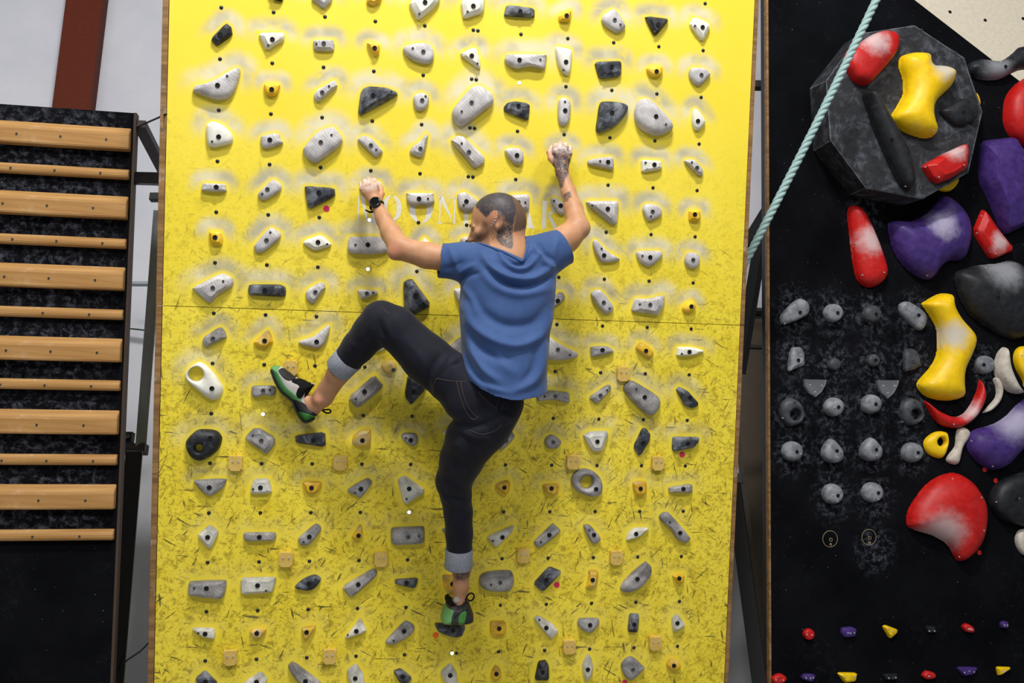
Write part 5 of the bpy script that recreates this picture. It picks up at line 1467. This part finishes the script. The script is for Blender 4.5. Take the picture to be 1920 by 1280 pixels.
# --- jeans
lo = U(600, 1075, 0.0); hi = U(1010, 540, 0.0)
J = Vol((lo[0], lo[1], 0.02), (hi[0], hi[1], 0.56), 0.0055)
J.chain([(905, 725, .365, 50), (880, 735, .37, 50), (800, 672, .345, 45), (742, 615, .32, 40), (716, 603, .31, 38.5)], 0.02)
J.chain([(714, 602, .31, 38.5), (696, 622, .285, 35), (672, 650, .245, 31), (652, 674, .212, 28)], 0.012)
J.chain([(905, 725, .365, 52), (930, 755, .37, 48), (905, 795, .365, 52), (884, 822, .345, 47), (866, 860, .305, 39.5), (851, 902, .265, 33.5)], 0.022)
J.chain([(851, 902, .265, 33.5), (855, 928, .25, 28.5), (859, 960, .23, 26.5), (861, 1000, .21, 25), (861, 1036, .195, 24)], 0.014)
J.cone(U(938, 765, .375), U(948, 752, .375), 0.072, 0.062, 0.02)
J.ell(U(878, 757, .41), np.eye(3), (0.085, 0.075, 0.06), 0.03)
J.ell(U(925, 785, .41), np.eye(3), (0.075, 0.07, 0.06), 0.03)
V, Q = J.nets(); del J
V = relax(V, Q, 3, 0.5)
jf = [([(835, 912), (855, 922), (880, 928)], 4, .006), ([(830, 922), (852, 934), (882, 938)], 4, -.005), ([(828, 930), (850, 946), (880, 948)], 4, .005), ([(845, 885), (860, 905), (872, 918)], 5, .004),
      ([(720, 640), (706, 628), (700, 612)], 5, .007), ([(728, 634), (716, 618), (712, 600)], 4, -.006), ([(738, 640), (728, 618), (722, 598)], 5, .005), ([(702, 640), (692, 622), (690, 604)], 4, .004),
      ([(805, 735), (803, 705), (822, 668)], 5, -.007), ([(818, 740), (818, 700), (838, 668)], 6, .006), ([(840, 690), (852, 676), (862, 668)], 5, .005), ([(832, 700), (845, 685), (866, 680)], 4, -.004),
      ([(842, 786), (880, 800), (920, 790), (950, 770)], 6, -.010), ([(850, 800), (890, 820), (920, 822)], 5, .005), ([(860, 812), (895, 838), (905, 845)], 5, -.005), ([(858, 830), (872, 860), (886, 880)], 5, .004),
      ([(935, 775), (950, 790), (958, 785)], 4, .005), ([(925, 800), (940, 806), (952, 798)], 4, -.005), ([(655, 640), (672, 652), (690, 662)], 5, .003), ([(838, 985), (860, 992), (884, 984)], 5, .003), ([(840, 1010), (862, 1016), (884, 1008)], 5, -.003), ([(760, 640), (785, 665), (800, 690)], 8, .004)]
V = fold(V, Q, jf, False)
V = relax(V, Q, 1, 0.3)
s = Nodes('dark_denim', 0.75, 0.2)
tw = s.n('ShaderNodeTexWave'); tw.inputs['Scale'].default_value = 160; tw.inputs['Distortion'].default_value = 1.0; s.l(s.co, tw.inputs['Vector'])
c = s.mix(s.ramp(s.noise(14, 5), 0.35, 0.7), srgb(15, 16, 26), srgb(23, 25, 38))
s.color(s.mix(s.math('MULTIPLY', tw.outputs['Fac'], 0.2), c, srgb(36, 39, 56)))
s.bump(tw.outputs['Fac'], 0.08, 0.001)
s.b.inputs['Sheen Weight'].default_value = 0.08
DENIM = s.m
jeans = onperson('jeans', mesh('jeans', V, Q, True), DENIM, 'dark navy jeans with rolled cuffs')
j_bvh = BVHTree.FromPolygons([Vector(v) for v in V], [tuple(map(int, q)) for q in Q])
STITCH = plain('brown_stitching', srgb(84, 66, 54), 0.7)
for pts in ([(818, 709), (845, 714), (874, 715)], [(856, 715), (862, 740), (872, 768), (886, 786), (897, 780)], [(864, 715), (869, 740), (880, 766), (893, 781)], [(818, 710), (812, 725), (815, 742)], [(897, 735), (915, 752), (932, 766)], [(880, 806), (905, 814), (930, 806), (940, 796)], [(935, 752), (929, 764)], [(944, 756), (940, 768)], [(716, 575), (722, 582), (730, 588)]):
    P = [surf(j_bvh, x, y, 0.0004) for x, y in spline(pts, 5)]
    onperson('stitching', tube_mesh('stitching', P, 0.0011, 5), STITCH, None, jeans)

def cuff(a, b, ra, rb, th=0.007):
    a = Vector(a); b = Vector(b); t = (b - a).normalized(); s_ = t.cross(Vector((0, 0, 1))).normalized(); q = t.cross(s_)
    prof = [(0, ra - th), (0, ra - 0.001), (0.04, ra + 0.001), (0.5, 0.5 * (ra + rb)), (0.94, rb + 0.001), (1.0, rb - 0.002), (1.0, rb - th), (0.5, 0.5 * (ra + rb) - th)]
    n = 40; V = []; Fc = []; m = len(prof)
    for tt, r in prof:
        for k in range(n):
            an = 2 * math.pi * k / n
            rr = r * (1 + 0.012 * math.sin(3 * an + tt * 2) + 0.01 * math.sin(5 * an))
            V.append(a + (b - a) * tt + s_ * math.cos(an) * rr + q * math.sin(an) * rr)
    for i in range(m):
        for k in range(n):
            Fc.append((i * n + k, i * n + (k + 1) % n, ((i + 1) % m) * n + (k + 1) % n, ((i + 1) % m) * n + k))
    me = mesh('cuff', V, Fc, True); me.set_sharp_from_angle(angle=math.radians(60))
    bm = bmesh.new(); bm.from_mesh(me); bmesh.ops.recalc_face_normals(bm, faces=bm.faces[:]); bm.to_mesh(me); bm.free()
    return me
s = Nodes('denim_reverse', 0.8, 0.15)
s.color(s.mix(s.ramp(s.noise(300, 2), 0.35, 0.65), srgb(124, 129, 142), srgb(160, 164, 174)))
s.bump(s.noise(400, 2), 0.2, 0.001)
CUFF = s.m
onperson('cuff', cuff(U(655, 671, .215), U(634, 694, .185), 29 * mpp(655, 671, .215), 27 * mpp(634, 694, .185)), CUFF, 'turned-up pale denim cuff', jeans)
onperson('cuff', cuff(U(861, 1028, .197), U(860, 1064, .185), 25.5 * mpp(861, 1028, .197), 26 * mpp(860, 1064, .185)), CUFF, 'turned-up pale denim cuff', jeans)

# --- t-shirt
lo = U(795, 790, 0.0); hi = U(1095, 405, 0.0)
T = Vol((lo[0], lo[1], 0.12), (hi[0], hi[1], 0.60), 0.0055)
T.loft([(455, 905, 1010, .345, .055), (470, 885, 1030, .345, .085), (490, 870, 1042, .345, .108), (515, 862, 1042, .345, .122), (545, 864, 1040, .35, .132), (580, 861, 1037, .355, .138), (620, 864, 1029, .36, .142), (660, 866, 1026, .37, .148), (700, 865, 1023, .378, .152), (760, 864, 1026, .385, .158)], 0.02)
T.chain([(915, 491, .345, 35), (868, 490, .335, 34), (806, 488, .305, 32)], 0.022)
T.chain([(985, 480, .345, 36), (1030, 474, .335, 36), (1080, 452, .30, 33)], 0.022)
T.chain([(925, 474, .35, 24), (990, 472, .35, 22)], 0.02)
V, Q = T.nets(); del T
V = relax(V, Q, 4, 0.5)
tf = [([(872, 575), (890, 612), (930, 640), (972, 648), (1010, 630), (1032, 595)], 9, .012), ([(868, 610), (890, 645), (925, 668), (960, 674)], 9, -.008), ([(885, 555), (910, 590), (950, 610), (1000, 605), (1028, 570)], 11, -.009),
      ([(905, 478), (925, 505), (960, 522), (1000, 522), (1034, 500)], 7, .012), ([(915, 506), (945, 530), (990, 537), (1032, 520)], 5.5, -.012), ([(900, 505), (930, 538), (975, 552), (1030, 540)], 8, .007),
      ([(935, 470), (948, 492), (968, 505), (990, 500), (1012, 476)], 5, .010), ([(945, 482), (965, 496), (985, 492), (1000, 472)], 3.5, -.008), ([(1000, 458), (1008, 475), (1020, 492), (1036, 500)], 4.5, .008), ([(1010, 455), (1020, 474), (1036, 488)], 3.5, -.006),
      ([(858, 515), (872, 505), (892, 496)], 5, .006), ([(862, 525), (880, 515), (900, 512)], 5, -.006), ([(866, 535), (884, 560), (895, 590)], 6, .006),
      ([(870, 600), (880, 640), (905, 690), (935, 715)], 7, .010), ([(866, 630), (872, 665), (892, 705), (915, 728)], 6, -.007), ([(866, 660), (880, 695), (905, 722), (950, 735)], 5, .007), ([(1022, 640), (1016, 680), (1000, 715), (960, 735)], 7, .008), ([(1005, 650), (1000, 690), (980, 715)], 7, -.005), ([(930, 660), (950, 690), (970, 700)], 10, .004),
      ([(842, 462), (850, 485), (858, 508)], 5, .004), ([(832, 505), (850, 500), (870, 490)], 5, -.004), ([(1046, 448), (1040, 470), (1036, 495)], 5, .004)]
V = fold(V, Q, [(a_, b_, c_ * 1.7) for a_, b_, c_ in tf], True)
V = relax(V, Q, 1, 0.4)
# hem: cut along the traced hem line, then sleeves
hem = np.array([(840, 672), (862, 694), (877, 711), (897, 728), (922, 741), (950, 748), (970, 748), (1005, 742), (1024, 736), (1040, 728)], float)
hu = np.array([U(x, y, .45)[0] for x, y in hem]); hv = np.array([U(x, y, .45)[1] for x, y in hem])
bm = bmesh.new()
bvv = [bm.verts.new(v) for v in V]
for q in Q: bm.faces.new([bvv[i] for i in q])
for v in bm.verts: v.co.y -= float(np.interp(v.co.x, hu, hv)) + 0.30 * (v.co.z - 0.45) * 0.2
def slice_(co, no):
    bmesh.ops.bisect_plane(bm, geom=bm.verts[:] + bm.edges[:] + bm.faces[:], plane_co=co, plane_no=no, clear_outer=True)
slice_((0, 0, 0), (0, -1, 0))
for v in bm.verts: v.co.y += float(np.interp(v.co.x, hu, hv)) + 0.30 * (v.co.z - 0.45) * 0.2
neck = np.array([(780, 350), (850, 350), (880, 420), (892, 451), (912, 457), (945, 470), (966, 480), (979, 486), (984, 470), (988, 452), (996, 420), (1010, 350), (1200, 300)], float)
nu = np.array([U(x, y, .42)[0] for x, y in neck]); nv = np.array([U(x, y, .42)[1] for x, y in neck])
for v in bm.verts: v.co.y -= float(np.interp(v.co.x, nu, nv))
slice_((0, 0, 0), (0, 1, 0))
for v in bm.verts: v.co.y += float(np.interp(v.co.x, nu, nv))
slice_(U(823.5, 488, .31), (-0.985, 0.17, -0.1))
slice_(U(1057, 466, .315), (0.85, 0.50, -0.12))
bmesh.ops.smooth_vert(bm, verts=[v for v in bm.verts if v.is_boundary], factor=0.5, use_axis_x=True, use_axis_y=True, use_axis_z=True)
for f in bm.faces: f.smooth = True
bm.normal_update()
shirt_me = bpy.data.meshes.new('t_shirt'); bm.to_mesh(shirt_me)
sh_bvh = BVHTree.FromBMesh(bm)
bm.free()
s = Nodes('blue_jersey', 0.7, 0.2)
w1 = s.n('ShaderNodeTexWave', bands_direction='X'); w1.inputs['Scale'].default_value = 95; w1.inputs['Distortion'].default_value = 0.4; s.l(s.co, w1.inputs['Vector'])
c = s.mix(s.ramp(s.noise(10, 4), 0.3, 0.7), srgb(50, 76, 124), srgb(59, 86, 136))
s.color(s.mix(s.math('MULTIPLY', w1.outputs['Fac'], 0.22), c, srgb(74, 102, 152)))
s.bump(w1.outputs['Fac'], 0.1, 0.001)
s.b.inputs['Sheen Weight'].default_value = 0.15
JERSEY = s.m
shirt = onperson('t_shirt', shirt_me, JERSEY, 'loose blue jersey t-shirt')
md = shirt.modifiers.new('thickness', 'SOLIDIFY'); md.thickness = 0.003; md.offset = -1
P = [surf(sh_bvh, x, y, 0.001) for x, y in spline([(893, 454), (912, 460), (930, 467), (945, 473), (966, 483), (979, 489), (986, 474), (990, 458)], 5)]
onperson('collar', tube_mesh('collar', P, 0.0045, 8), JERSEY, 'ribbed shirt collar', shirt)

# --- climbing shoes
def poly2(reg, txt, w):
    x0, y0, sc_ = reg
    return np.array([U(x0 + float(a.split(',')[0]) / sc_, y0 + float(a.split(',')[1]) / sc_, w)[:2] for a in txt.split()])
def pillow(outline, w0, T, R, clip=None, grow=0.0, h=0.0026, tilt=(0, 0)):
    """Solid with the traced outline, rounded towards its edge; clip keeps the region inside a second outline."""
    o = smooth_closed(outline, 3)
    lo2 = o.min(0) - 0.015; hi2 = o.max(0) + 0.015
    T = T + grow
    v = Vol((lo2[0], lo2[1], w0 - T - 0.03), (hi2[0], hi2[1], w0 + T + 0.03), h)
    X, Y = np.meshgrid(v.ax[0], v.ax[1], indexing='ij')
    d2 = -point_seg_dist(X, Y, o) + grow * 0.6
    cx, cy = o.mean(0)
    wc = w0 + tilt[0] * (X - cx) + tilt[1] * (Y - cy)
    H = T * np.sqrt(np.clip(1 - (1 - np.clip(d2 / R, 0, 1)) ** 2, 0, 1))
    f = np.maximum(np.abs(v.ax[2][None, None, :] - wc[:, :, None]) - H[:, :, None], -d2[:, :, None])
    if clip is not None:
        f = np.maximum(f, point_seg_dist(X, Y, smooth_closed(clip, 3))[:, :, None])
    v.d = f.astype(np.float32)
    V, Q = v.nets()
    return relax(V, Q, 2, 0.5), Q
RUB_GREEN = plain('green_rubber', srgb(96, 152, 92), 0.55); RUB_BLACK = plain('black_rubber', srgb(34, 34, 38), 0.6); SUEDE = plain('pale_grey_suede', srgb(186, 180, 178), 0.85, 0.15)
BLACK_WEB = plain('black_webbing', srgb(14, 14, 17), 0.8, 0.15); HEEL_GREEN = plain('bright_green_rubber', srgb(62, 128, 52), 0.55); DARK_GREY = plain('charcoal_rubber', srgb(52, 52, 54), 0.65)
ZF = (490, 660, 8.535); ZHH = (790, 1040, 7.114)
W1 = 0.072
shoe_out = poly2(ZF, '150,250 190,232 300,228 360,262 440,320 530,400 680,458 760,500 850,505 855,535 800,600 745,690 735,750 780,840 850,880 940,905 950,940 900,1010 850,1070 790,1110 710,1132 660,1110 610,1050 560,960 520,880 500,810 430,740 320,650 230,510 170,370 148,290', W1 + .03)
V, Q = pillow(shoe_out, W1, 0.045, 0.038)
shoe1 = onperson('climbing_shoe', mesh('climbing_shoe', V, Q, True), SUEDE, 'green and grey climbing shoe on the raised foot')
for nm, mat, grow, lab, txt in (
        ('toe_rand', RUB_GREEN, .0022, 'green rubber toe rand', '140,300 140,240 190,222 310,218 270,280 285,350 330,430 380,520 460,600 560,680 640,740 630,790 560,770 420,755 310,665 215,520 155,380'),
        ('toe_patch', RUB_BLACK, .0036, 'dark rubber toe patch', '272,295 300,268 350,258 470,345 560,405 500,440 430,448 340,385'),
        ('strap', BLACK_WEB, .0045, 'black hook strap', '485,462 540,425 690,445 815,525 745,560 640,735 562,685 580,590 612,530'),
        ('collar_band', BLACK_WEB, .0032, 'black ankle binding', '790,520 845,520 800,600 745,690 735,750 780,840 850,880 945,900 930,935 840,925 755,885 705,800 690,700 715,600'),
        ('heel_rand', RUB_BLACK, .0026, 'black heel rand', '490,770 640,785 760,870 975,905 910,1020 850,1025 700,965 580,950 540,905 505,850'),
        ('heel_cup', HEEL_GREEN, .0024, 'green heel cup', '575,945 700,962 860,1022 805,1095 710,1135 645,1100 595,1025')):
    V, Q = pillow(shoe_out, W1, 0.045, 0.038, poly2(ZF, txt, W1 + .03), grow)
    onperson(nm, mesh(nm, V, Q, True), mat, lab, shoe1)
V, Q = pillow(shoe_out, W1, 0.040, 0.020, poly2(ZF, '135,290 160,380 215,520 305,660 415,755 485,820 505,885 545,965 595,1058 650,1122 710,1147 800,1124 865,1082 845,1055 780,1095 712,1114 672,1092 628,1035 582,948 544,868 522,796 440,725 335,635 250,500 190,360 162,285', W1 + .03), 0.0090)
onperson('sole', mesh('sole', V, Q, True), RUB_BLACK, 'thin black sole', shoe1)
def loop(reg, txt, w, par):
    P = [U(reg[0] + float(a.split(',')[0]) / reg[2], reg[1] + float(a.split(',')[1]) / reg[2], w) for a in txt.split()]
    onperson('pull_loop', tube_mesh('pull_loop', spline(P, 4), 0.0032, 6, False, 1.8), BLACK_WEB, 'black heel pull loop', par)
loop(ZF, '945,905 1010,922 1080,918 1112,942 1095,970 1040,972 985,940 945,905', W1 + 0.01, shoe1)
W2 = 0.128
shoe2_out = poly2(ZHH, '340,640 400,605 420,640 500,655 540,630 600,590 640,640 670,720 700,800 708,860 698,905 620,935 500,948 400,945 292,935 283,895 300,830 330,760 355,690', W2 + .05)
V, Q = pillow(shoe2_out, W2, 0.085, 0.030)
shoe2 = onperson('climbing_shoe', mesh('climbing_shoe', V, Q, True), DARK_GREY, 'green and black climbing shoe on the standing foot')
for nm, mat, grow, lab, txt in (
        ('toe_rand', RUB_GREEN, .0022, 'green rubber side rand', '275,950 290,830 350,730 425,725 395,820 378,955'),
        ('heel_cup', HEEL_GREEN, .0030, 'bright green heel patch', '482,830 510,762 588,722 588,800 562,890 520,932 490,900'),
        ('heel_rand', RUB_BLACK, .0026, 'black heel rand', '600,580 650,640 680,720 712,800 718,860 704,915 575,950 600,740 580,712 500,750 440,830 420,800 480,690 545,632'),
        ('collar_band', BLACK_WEB, .0034, 'black ankle binding', '330,640 400,598 415,640 505,652 495,682 400,678 350,675')):
    V, Q = pillow(shoe2_out, W2, 0.085, 0.030, poly2(ZHH, txt, W2 + .06), grow)
    onperson(nm, mesh(nm, V, Q, True), mat, lab, shoe2)
loop(ZHH, '588,610 606,560 648,512 690,518 704,560 682,600 645,612 612,590', W2 + 0.07, shoe2)
c0 = surf(body_bvh, 856.5, 1124, 0.002)
n_ = 18
tape = prism_mesh('ankle_tape', [(0.0125 * math.cos(2 * math.pi * k / n_), 0.0115 * math.sin(2 * math.pi * k / n_)) for k in range(n_)], -0.006, 0.003, 0.001)
tape.transform(Matrix.Translation(c0))
onperson('ankle_tape', tape, plain('pale_grey_tape', srgb(176, 172, 166), 0.6), 'small pale round patch above the heel')

# --- watch
wc = Vector(U(706.5, 385.5, .142)); wax = (Vector(U(703, 376, .13)) - Vector(U(719, 410, .175))).normalized()
wo = Vector((-0.12, 0.10, 1.0)); wo = (wo - wax * wo.dot(wax)).normalized(); ws = wax.cross(wo).normalized()
rw = 11.8 * mpp(706, 386, .14)
strap = tube_mesh('wristwatch', [wc + (wo * math.cos(t * math.pi / 16) * rw + ws * math.sin(t * math.pi / 16) * rw) for t in range(32)], 0.0062, 8, True)
watch = onperson('wristwatch', strap, BLACK_WEB, 'black strap wristwatch')
def disc(c, ax1, ax2, nn, r, h0, h1, nseg=28):
    V = []; Fc = []
    for rr, hh in ((r, h0), (r, h1 * 0.8), (r * 0.92, h1)):
        for k in range(nseg):
            a = 2 * math.pi * k / nseg
            V.append(c + ax1 * math.cos(a) * rr + ax2 * math.sin(a) * rr + nn * hh)
    for i in range(2):
        for k in range(nseg): Fc.append((i * nseg + k, i * nseg + (k + 1) % nseg, (i + 1) * nseg + (k + 1) % nseg, (i + 1) * nseg + k))
    Fc.append(tuple(2 * nseg + k for k in range(nseg)))
    return mesh('disc', V, Fc)
wdir = (wo * 0.94 + ws * -0.12 + Vector((0, 0, 0.2))).normalized()
cx = wc + wo * rw
onperson('watch_case', disc(cx, wax, ws, wo, 0.0225, -0.004, 0.0085), plain('black_watch_metal', srgb(30, 31, 34), 0.3, 0.6, 0.5), 'round black case', watch)
onperson('watch_dial', disc(cx + wo * 0.0078, wax, ws, wo, 0.0185, 0, 0.0015), plain('black_watch_glass', srgb(8, 8, 10), 0.12, 0.6), 'dark glass dial', watch)
tail = [U(699, 397, .145), U(693, 397.5, .152), U(685, 393.5, .15)]
onperson('strap_tail', tube_mesh('strap_tail', tail, [0.0045, 0.004, 0.003], 6, False, 1.6), BLACK_WEB, 'loose strap end', watch)

# --- rings along the ear
SILVER = plain('silver', srgb(215, 215, 220), 0.2, 0.6, 1.0)
for x, y, r in ((931.5, 398.5, .0048), (930.5, 410, .0065), (928.5, 415.5, .0062), (926.5, 420, .0062), (922.5, 424, .0062)):
    p = surf(body_bvh, x, y, 0.002)
    a1 = Vector((0.75, 0.6, 0.2)).normalized(); a2 = Vector((-0.5, 0.6, 0.6)); a2 = (a2 - a1 * a2.dot(a1)).normalized()
    onperson('earring', tube_mesh('earring', [p + a1 * math.cos(t * math.pi / 9) * r + a2 * math.sin(t * math.pi / 9) * r for t in range(18)], 0.0012, 6, True), SILVER, 'small silver ring')
